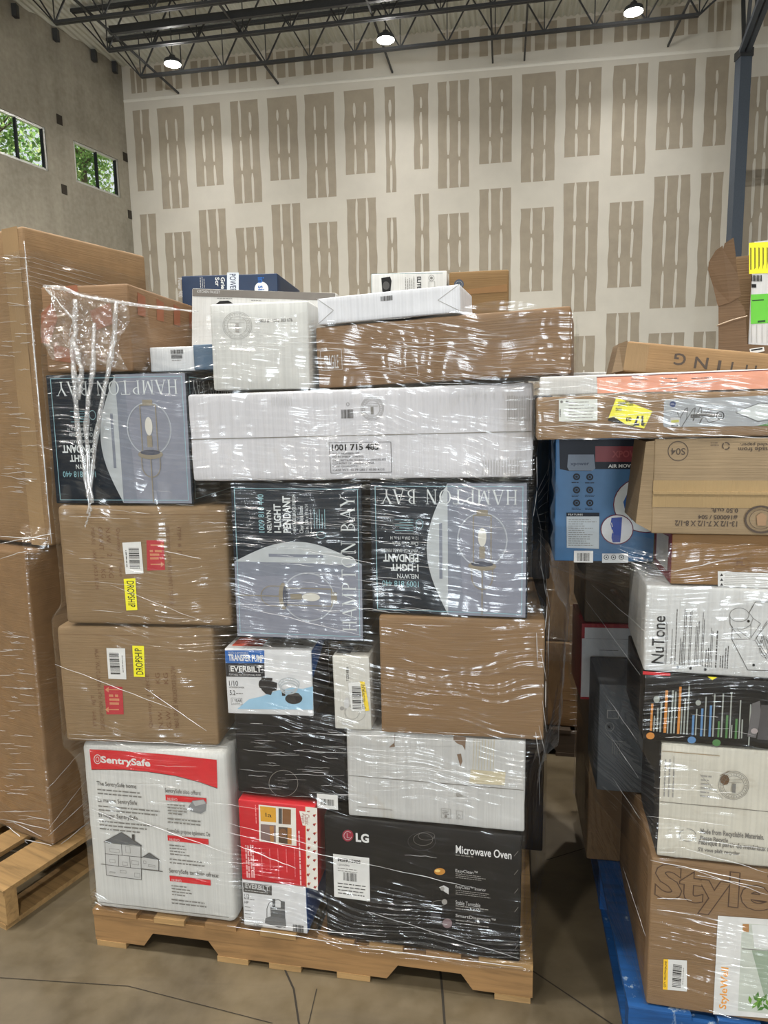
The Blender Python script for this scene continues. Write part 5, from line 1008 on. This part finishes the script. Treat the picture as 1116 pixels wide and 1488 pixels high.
SHADEWOOD = wood((58, 46, 34), 'shade_toned_wood')  # pallet wood darkened to paint the shade under the far load
# load farther back, seen at the end of the aisle
FAR = Stack(.36, 2.86, -10.0)
pallet('wooden_pallet', 'wooden pallet coloured dark for shade at the far end of the aisle', FAR, top=.12, woods=(SHADEWOOD, SHADEWOOD))
c = bx('brown_carton', 'bottom brown carton of the film wrapped load at the far end of the aisle', FAR, .0, 1.15, .03, .122, .50, .8, -10, 0, cardboard((168, 126, 84), 15.0)); c.seam(.12, SEAM, .003)
c = bx('brown_carton', 'middle brown carton of the film wrapped load at the far end of the aisle', FAR, .01, 1.14, .04, .504, .92, .78, -10, 0, cardboard((176, 134, 92), 16.0))
c = bx('brown_carton', 'top brown carton of the film wrapped load at the far end of the aisle', FAR, .02, 1.13, .05, .924, 1.30, .76, -10, 0, cardboard((186, 146, 104), 17.0))
# ------------------------------------------------------------------ tall load on the left
c = Carton('tall_brown_carton', 'huge plain brown carton stacked on another, the tallest of all the loads', 'box', LEFT, -.42, .255, 1.105, .84, .93, .46, -27.5, 0, cardboard((176, 134, 90), 18.0), r=.01, wob=.004, n=12)
c.strip('packing_tape', (c.w / 2 - .09, .0), (c.w / 2 - .02, c.h), CLEARTAPE)
c = Carton('tall_brown_carton', 'large plain brown carton standing on the pale wooden pallet under another', 'box', LEFT, -.50, .20, .13, .90, .965, .66, -27.5, 0, cardboard((168, 124, 80), 19.0), r=.012, wob=.005, n=12)
# ------------------------------------------------------------------ stretch film wound round each load
def hull2(P):
    P = sorted(set((round(p[0], 5), round(p[1], 5)) for p in P))
    def half(Q):
        h = []
        for p in Q:
            while len(h) > 1 and (h[-1][0] - h[-2][0]) * (p[1] - h[-2][1]) - (h[-1][1] - h[-2][1]) * (p[0] - h[-2][0]) <= 0: h.pop()
            h.append(p)
        return h
    a = half(P); b = half(P[::-1]); return a[:-1] + b[:-1]
def ray_hull(H, c, t):
    dx, dy = math.cos(t), math.sin(t); best = 0
    for k in range(len(H)):
        a, b = H[k], H[(k + 1) % len(H)]; ex, ey = b[0] - a[0], b[1] - a[1]; den = dx * ey - dy * ex
        if abs(den) < 1e-9: continue
        r = ((a[0] - c[0]) * ey - (a[1] - c[1]) * ex) / den; u = ((a[0] - c[0]) * dy - (a[1] - c[1]) * dx) / den
        if r > 0 and -1e-6 <= u <= 1 + 1e-6: best = max(best, r)
    return best
def surface_fn(items, c, zlo, zhi, off=.009, dz=.02, extra=None):
    nz = int((zhi - zlo) / dz) + 1; A = 600; rows = []
    for j in range(nz):
        z = zlo + dz * j; pts = []
        for it in items:
            lo, hi = it.zr()
            if lo - .012 <= z <= hi + .012: pts += [tuple(p) for p in it.foot()]
        if extra: pts += extra(z)
        rows.append(hull2(pts) if len(pts) > 2 else None)
    last = next(r for r in rows if r)
    for j in range(nz):
        if rows[j] is None: rows[j] = last
        last = rows[j]
    Rr = [[ray_hull(rows[j], c, 2 * math.pi * k / A) for k in range(A)] for j in range(nz)]
    # taut film: never inside the boxes, bridging small steps between tiers
    Mx = [[max(Rr[i][k] for i in range(max(0, j - 1), min(nz, j + 2))) for k in range(A)] for j in range(nz)]
    S = [r[:] for r in Mx]
    for _ in range(6):
        S = [[max(Mx[j][k], (S[max(0, j - 1)][k] + S[min(nz - 1, j + 1)][k]) / 2 * .5 + S[j][k] * .5) for k in range(A)] for j in range(nz)]
    def f(t, z):
        a = (t / (2 * math.pi) * A) % A; i = int(a); fa = a - i; j = max(0, min(nz - 1.001, (z - zlo) / dz)); jj = int(j); fj = j - jj
        g = lambda J: S[J][i % A] * (1 - fa) + S[J][(i + 1) % A] * fa
        r = g(jj) * (1 - fj) + g(min(nz - 1, jj + 1)) * fj + off
        return Vector((c[0] + r * math.cos(t), c[1] + r * math.sin(t), z))
    return f
def film_sheet(name, f, zlo, zhi, root, mat, n=480, dz=.02, lowf=None, topf=None, a0=0, a1=2 * math.pi, rip=.0012, seed=0):
    """zlo/zhi may be functions of the angle."""
    lowf = lowf or (lambda t: zlo); topf = topf or (lambda t: zhi); m = int((zhi - zlo) / dz) + 1; vs = []; fs = []; off = Vector(root.location)
    for j in range(m + 1):
        for k in range(n + 1):
            t = a0 + (a1 - a0) * k / n; z = lowf(t) + (topf(t) - lowf(t)) * j / m; p = f(t, z); o = abs(noise.noise(Vector((p.x * 3, p.y * 3, p.z * 22 + seed)))) * rip + abs(noise.noise(Vector((p.x * 9, p.y * 9, p.z * 60 + seed)))) * rip * .6
            d = Vector((math.cos(t), math.sin(t), 0)); vs.append(p + d * o - off)
    for j in range(m):
        for k in range(n): a = j * (n + 1) + k; fs.append((a, a + 1, a + n + 2, a + n + 1))
    mb = MB(); mb.mesh(vs, fs, mat); return mb.build(name, root, True)
def px_on(f, x, y, c):
    """Where the photo's line of sight meets the film."""
    d = (CF * FPX + CX * (x - IW / 2) - CU * (y - IH / 2)).normalized(); lo = None; t = .8
    while t < 6:
        p = CC + d * t; q = p - Vector((c[0], c[1], p.z)); a = math.atan2(q.y, q.x); r = (f(a, p.z) - Vector((c[0], c[1], p.z))).length
        if q.length <= r: return p - d * .002
        t += .004
    return None
def folds(root, f, c, lines, mat, name='film_fold', w=.0022):
    """Gathered pleats of film, laid over the wrap as thin ropey ridges."""
    off = Vector(root.location); m = MB()
    for k, ln in enumerate(lines):
        x0, y0, x1, y1 = ln[:4]; ww = ln[4] if len(ln) > 4 else w; pts = []; n = max(6, int(math.hypot(x1 - x0, y1 - y0) / 10))
        for i in range(n + 1):
            t = i / n; p = px_on(f, x0 + (x1 - x0) * t, y0 + (y1 - y0) * t + 1.6 * noise.noise(Vector((t * 6, k * 3.1, 0))), c)
            if p: pts.append(p - off)
        if len(pts) > 3:
            m.tube(pts, [ww * (.35 + .65 * math.sin(math.pi * min(1, max(0, i / (len(pts) - 1)))) * (.7 + .5 * noise.noise(Vector((i * .7, k, 1))))) for i in range(len(pts))], mat, 5)
    o = m.build(name, root, True); o['kind'] = 'stuff'; return o
FOLD = film_mat('gathered_film', 1.0, .38, 20, .2, .3, 8, 1.5, .45)

FILM3 = film_mat('crumpled_sheet', 1.6, .05, 30, .3, .14, 25, 1.3, .02)
# middle load
items = [i for i in MAIN.items if i.zr()[0] < 1.7 and i.root.name not in ('disposer_box', 'headlight_box') and i.zr()[1] < 1.83 and not i.root.name.startswith('grey_topped')]
cm = MAIN.P + MAIN.u * .62 + MAIN.n * .46; cm = (cm.x, cm.y)
pf = [(MAIN.P + MAIN.u * a + MAIN.n * b) for a, b in ((0.03, -.002), (1.21, -.002), (1.21, .97), (0.03, .97))]; pf = [(p.x, p.y) for p in pf]
fm = surface_fn(items, cm, .07, 1.82, extra=lambda z: pf if z < .115 else [])
def topm(t):
    p = fm(t, 1.6); s = (p - MAIN.P).dot(MAIN.u)
    return 1.70 + .05 * noise.noise(Vector((s * 4, 0, 5))) + (.06 if s < .3 else 0) + (.03 if .45 < s < .7 else 0)
def lowm(t):
    p = fm(t, .3); s = (p - MAIN.P).dot(MAIN.u); return .118 - .028 * max(0, min(1, (s - .5) / .3)) + .008 * noise.noise(Vector((s * 9, 1, 5)))
root = empty('stretch_wrap', (cm[0], cm[1], .1)); tag(root, 'clear stretch film wound around the microwave, pendant lamp and dropship cartons', 'stretch film', 'stretch film on the loads')
film_sheet('film', fm, .1, 1.75, root, FILM, lowf=lowm, topf=topm, n=640, dz=.012)
rnd = random.Random(5); L_ = []
for _ in range(60): x = rnd.uniform(400, 590); y = rnd.uniform(705, 890); l = rnd.uniform(12, 60); L_.append((x, y, x + l, y + l * rnd.uniform(.04, .16), rnd.uniform(.0003, .0007)))
for _ in range(45): x = rnd.uniform(335, 560); y = rnd.uniform(1060, 1160); l = rnd.uniform(12, 60); L_.append((x, y, x + l, y + l * rnd.uniform(-.02, .12), rnd.uniform(.0003, .0006)))
for _ in range(40): x = rnd.uniform(465, 780); y = rnd.uniform(495, 560); l = rnd.uniform(15, 70); L_.append((x, y, x + l, y + l * rnd.uniform(-.02, .1), rnd.uniform(.0003, .0006)))
for _ in range(80):
    x = rnd.uniform(90, 740); y = rnd.choice((rnd.uniform(700, 900), rnd.uniform(460, 560), rnd.uniform(1050, 1180), rnd.uniform(570, 1380))); l = rnd.uniform(15, 90); sl = rnd.uniform(.02, .14) if y > 620 else rnd.uniform(-.1, .06); L_.append((x, y, x + l, y + l * sl, rnd.uniform(.0003, .0007)))
L_ += [(330, 1210, 560, 1262, .0012), (330, 1196, 470, 1232, .0008), (560, 1262, 690, 1290, .0009), (345, 1228, 430, 1262, .0016), (80, 965, 250, 1030, .001), (210, 1000, 300, 1062, .0012), (160, 850, 300, 905, .0006), (535, 1325, 760, 1395, .0008), (350, 1340, 560, 1362, .001), (520, 1376, 760, 1406, .0016), (330, 1345, 520, 1374, .0014),
       (100, 1072, 330, 1085, .001), (460, 1065, 700, 1078, .001), (520, 1105, 720, 1128, .0009), (340, 878, 530, 925, .0007), (440, 800, 540, 818, .001), (235, 800, 292, 812, .001), (130, 1175, 180, 1195, .001), (180, 1185, 330, 1240, .0012), (60, 1180, 130, 1210, .0006)]
rnd = random.Random(15)
for k in range(26): x = rnd.uniform(778, 800); y = rnd.uniform(660, 1120); L_.append((x, y, x + rnd.uniform(-6, 14), y + rnd.uniform(15, 60), rnd.uniform(.0006, .0014)))
for k in range(9): L_.append((782, 712 + k * 9, 812, 650 + k * 22, .0008))
folds(root, fm, cm, L_, FOLD)
pleat = film_mat('pleated_film', 1.6, .10, 30, .3, .16, 30, 1.3, .02)
a_r = math.atan2(MAIN.u.y, MAIN.u.x)
o = film_sheet('bulging_film', lambda t, z: fm(t, z) + Vector((math.cos(t), math.sin(t), 0)) * (.012 + .03 * math.sin(math.pi * max(0, min(1, (z - .55) / 1.0)))), .55, 1.55, root, pleat, n=90, dz=.012, a0=a_r - .60, a1=a_r + .5, rip=.012, seed=33); o['label'] = 'loose bulging film facing the aisle'
# gathered tail hanging over the left end
tail = MB(); off = Vector(root.location)
def tailtube(pts, r, n=26, seed=0, push=.012):
    P = []
    for i in range(n + 1):
        u = i / n * (len(pts) - 1); a = min(int(u), len(pts) - 2); fr = u - a; x = pts[a][0] * (1 - fr) + pts[a + 1][0] * fr; y = pts[a][1] * (1 - fr) + pts[a + 1][1] * fr
        q = px_on(fm, x + 2 * noise.noise(Vector((i * .5, seed, 0))), y, cm)
        if q: P.append(q - off + Vector((0, -push - .004 * abs(noise.noise(Vector((i * .8, seed, 3)))), 0)))
    if len(P) > 3: tail.tube(P, [r * (.6 + .8 * abs(noise.noise(Vector((i * .9, seed, 7))))) * (1 if i < len(P) - 3 else .5) for i in range(len(P))], FILMTAIL, 7)
tailtube([(112, 436), (113, 480), (108, 510), (112, 560), (116, 620), (126, 680), (131, 722)], .009, seed=1)
tailtube([(172, 440), (168, 500), (160, 540), (150, 590), (142, 640), (135, 700), (130, 745)], .008, seed=2)
tailtube([(140, 470), (139, 530), (133, 570), (128, 620), (132, 680), (137, 730)], .008, seed=3)
tailtube([(68, 417), (95, 420), (125, 432), (172, 440), (215, 446), (290, 454)], .0055, seed=4)
tailtube([(66, 417), (84, 435), (110, 465), (104, 490)], .003, seed=5); tailtube([(112, 500), (122, 540), (118, 580)], .010, seed=6); tailtube([(133, 700), (134, 740), (126, 765)], .0035, seed=7, push=.008)
lastq = px_on(fm, 100, 470, cm); vs = []; fs = []; nx_, ny_ = 46, 40
for j in range(ny_ + 1):
    for i in range(nx_ + 1):
        u, v = i / nx_, j / ny_; x = 68 + 114 * u + 8 * math.sin(v * 7); y = 416 + 22 * u + (100 + 50 * noise.noise(Vector((u * 3, 2, 2)))) * v
        q = px_on(fm, x, y, cm); q = q if q else lastq; lastq = q; p = Vector((u * 9, v * 9, 4)); d = abs(noise.noise(p)) * .016 + abs(noise.noise(p * 3)) * .007
        vs.append(q - off + Vector((0, -.004 - d, 0)))
        if i < nx_ and j < ny_: a = j * (nx_ + 1) + i; fs.append((a, a + 1, a + nx_ + 2, a + nx_ + 1))
mbl = MB(); mbl.mesh(vs, fs, FILM3); lo_ = mbl.build('loose_film_end', root, True); lo_['label'] = 'crumpled loose end of film'
o = tail.build('gathered_tail', root, True); o['label'] = 'white gathered strands of film hanging down'

# right load: a lower winding and one round the long cartons
items = [i for i in RIGHT.items if i.zr()[0] < 1.2 and i.root.name != 'small_moving_box']
cr = RIGHT.P + RIGHT.u * .33 + RIGHT.n * .42; cr = (cr.x, cr.y)
fr_ = surface_fn(items, cr, .13, 1.24)
root = empty('stretch_wrap', (cr[0], cr[1], .14)); tag(root, 'clear stretch film around the lower cartons of the blue pallet load', 'stretch film', 'stretch film on the loads')
film_sheet('film', fr_, .145, 1.225, root, FILM, n=480, dz=.015, lowf=lambda t: .146 + .01 * noise.noise(Vector((t * 8, 0, 0))), topf=lambda t: 1.215 + .01 * noise.noise(Vector((t * 6, 3, 0))), seed=4)
L_ = [(972, 832, 1060, 812, .0008), (945, 1250, 1116, 1285, .0012), (1000, 1262, 1116, 1300, .001), (990, 1232, 1116, 1268, .0008), (985, 1218, 1116, 1234, .0007), (955, 1305, 1005, 1308, .001), (955, 1322, 1005, 1329, .001), (1012, 1272, 1110, 1290, .0009), (880, 1010, 925, 1075, .0006), (880, 1060, 928, 1130, .0006), (890, 1130, 930, 1190, .0006), (940, 1186, 1060, 1200, .0007), (950, 1145, 1030, 1150, .0006), (905, 1260, 938, 1360, .0008), (850, 870, 930, 980, .0007), (860, 850, 940, 920, .0006), (1040, 1402, 1110, 1408, .0007)]
rnd = random.Random(8)
for _ in range(26): x = rnd.uniform(945, 1090); y = rnd.uniform(860, 1260); l = rnd.uniform(10, 45); L_.append((x, y, x + l, y + l * rnd.uniform(-.05, .2), rnd.uniform(.0003, .0006)))
folds(root, fr_, cr, L_, FOLD)
items = [i for i in RIGHT.items if i.root.name in ('long_lamp_carton', 'orange_striped_carton')] + [i for i in RIGHT.items if i.root.name == 'thin_white_box']
cr2 = RIGHT.P + RIGHT.u * .12 + RIGHT.n * .17; cr2 = (cr2.x, cr2.y)
fr2 = surface_fn(items, cr2, 1.40, 1.62, off=.006, dz=.01)
root = empty('stretch_wrap', (cr2[0], cr2[1], 1.42)); tag(root, 'clear stretch film pulled tight around the two long cartons over the small moving box', 'stretch film', 'stretch film on the loads')
film_sheet('film', fr2, 1.43, 1.55, root, film_mat('taut_film', .75, .01, 140, .04), n=480, dz=.006, lowf=lambda t: 1.428, topf=lambda t: 1.553 + .01 * noise.noise(Vector((t * 6, 3, 0))), seed=9)
L_ = [(870, 575, 1050, 553, .0016), (785, 620, 960, 614, .001), (900, 627, 1116, 636, .0016), (850, 625, 1000, 632, .0012), (880, 590, 1000, 578, .0009), (880, 606, 990, 596, .0008), (785, 585, 870, 572, .0008), (960, 560, 1060, 548, .0016), (790, 565, 850, 560, .0008), (810, 612, 900, 618, .0009)]
folds(root, fr2, cr2, L_, FOLD)

# left load
cl = LEFT.P + LEFT.u * -.45 + LEFT.n * .45; cl = (cl.x, cl.y)
fl = surface_fn(LEFT.items, cl, .12, 2.05, dz=.025)
root = empty('stretch_wrap', (cl[0], cl[1], .13)); tag(root, 'clear stretch film around the two tall brown cartons, bunched up above their pallet', 'stretch film', 'stretch film on the loads')
film_sheet('film', fl, .14, 1.98, root, FILM, n=420, dz=.02, lowf=lambda t: .14 + .012 * noise.noise(Vector((t * 9, 0, 0))), topf=lambda t: 1.965 + .02 * noise.noise(Vector((t * 3, 0, 0))), seed=14)
L_ = [(35, 350, 75, 790, .0025), (0, 790, 78, 775, .0018), (0, 780, 70, 783, .002), (0, 812, 40, 800, .0015), (0, 1190, 70, 1205, .0016), (0, 1215, 75, 1228, .002), (0, 1236, 70, 1240, .0022), (10, 1200, 40, 1225, .002), (20, 1195, 60, 1215, .0016), (70, 1215, 130, 1160, .001), (66, 1150, 120, 1090, .0007), (70, 1205, 128, 1130, .0008), (40, 1186, 72, 1192, .0014), (0, 1180, 60, 1178, .001), (0, 690, 50, 700, .001), (75, 1238, 135, 1190, .0015)]
rnd = random.Random(18)
for _ in range(110): x = rnd.uniform(-5, 30); y = rnd.choice((rnd.uniform(370, 720), rnd.uniform(900, 1200))); l = rnd.uniform(8, 30); L_.append((x, y, x + l, y + l * rnd.uniform(-.1, .15), rnd.uniform(.0005, .0011)))
for k in range(7): L_.append((40, 372 + k * 7, 150 + k * 6, 402 + k * 9, .0006))
folds(root, fl, cl, L_, FOLD)
# far load
cf = FAR.P + FAR.u * .57 + FAR.n * .43; cf = (cf.x, cf.y)
ff = surface_fn(FAR.items, cf, .3, 1.32)
root = empty('stretch_wrap', (cf[0], cf[1], .3)); tag(root, 'clear stretch film around the brown cartons at the far end of the aisle', 'stretch film', 'stretch film on the loads')
film_sheet('film', ff, .42, 1.29, root, FILM2, n=300, dz=.02, seed=21)
L_ = [(828, 1000 + k * 9, 868, 1001 + k * 9, .0012) for k in range(10)] + [(828, 880 + k * 14, 845, 880 + k * 14, .0014) for k in range(8)]
folds(root, ff, cf, L_, FOLD)
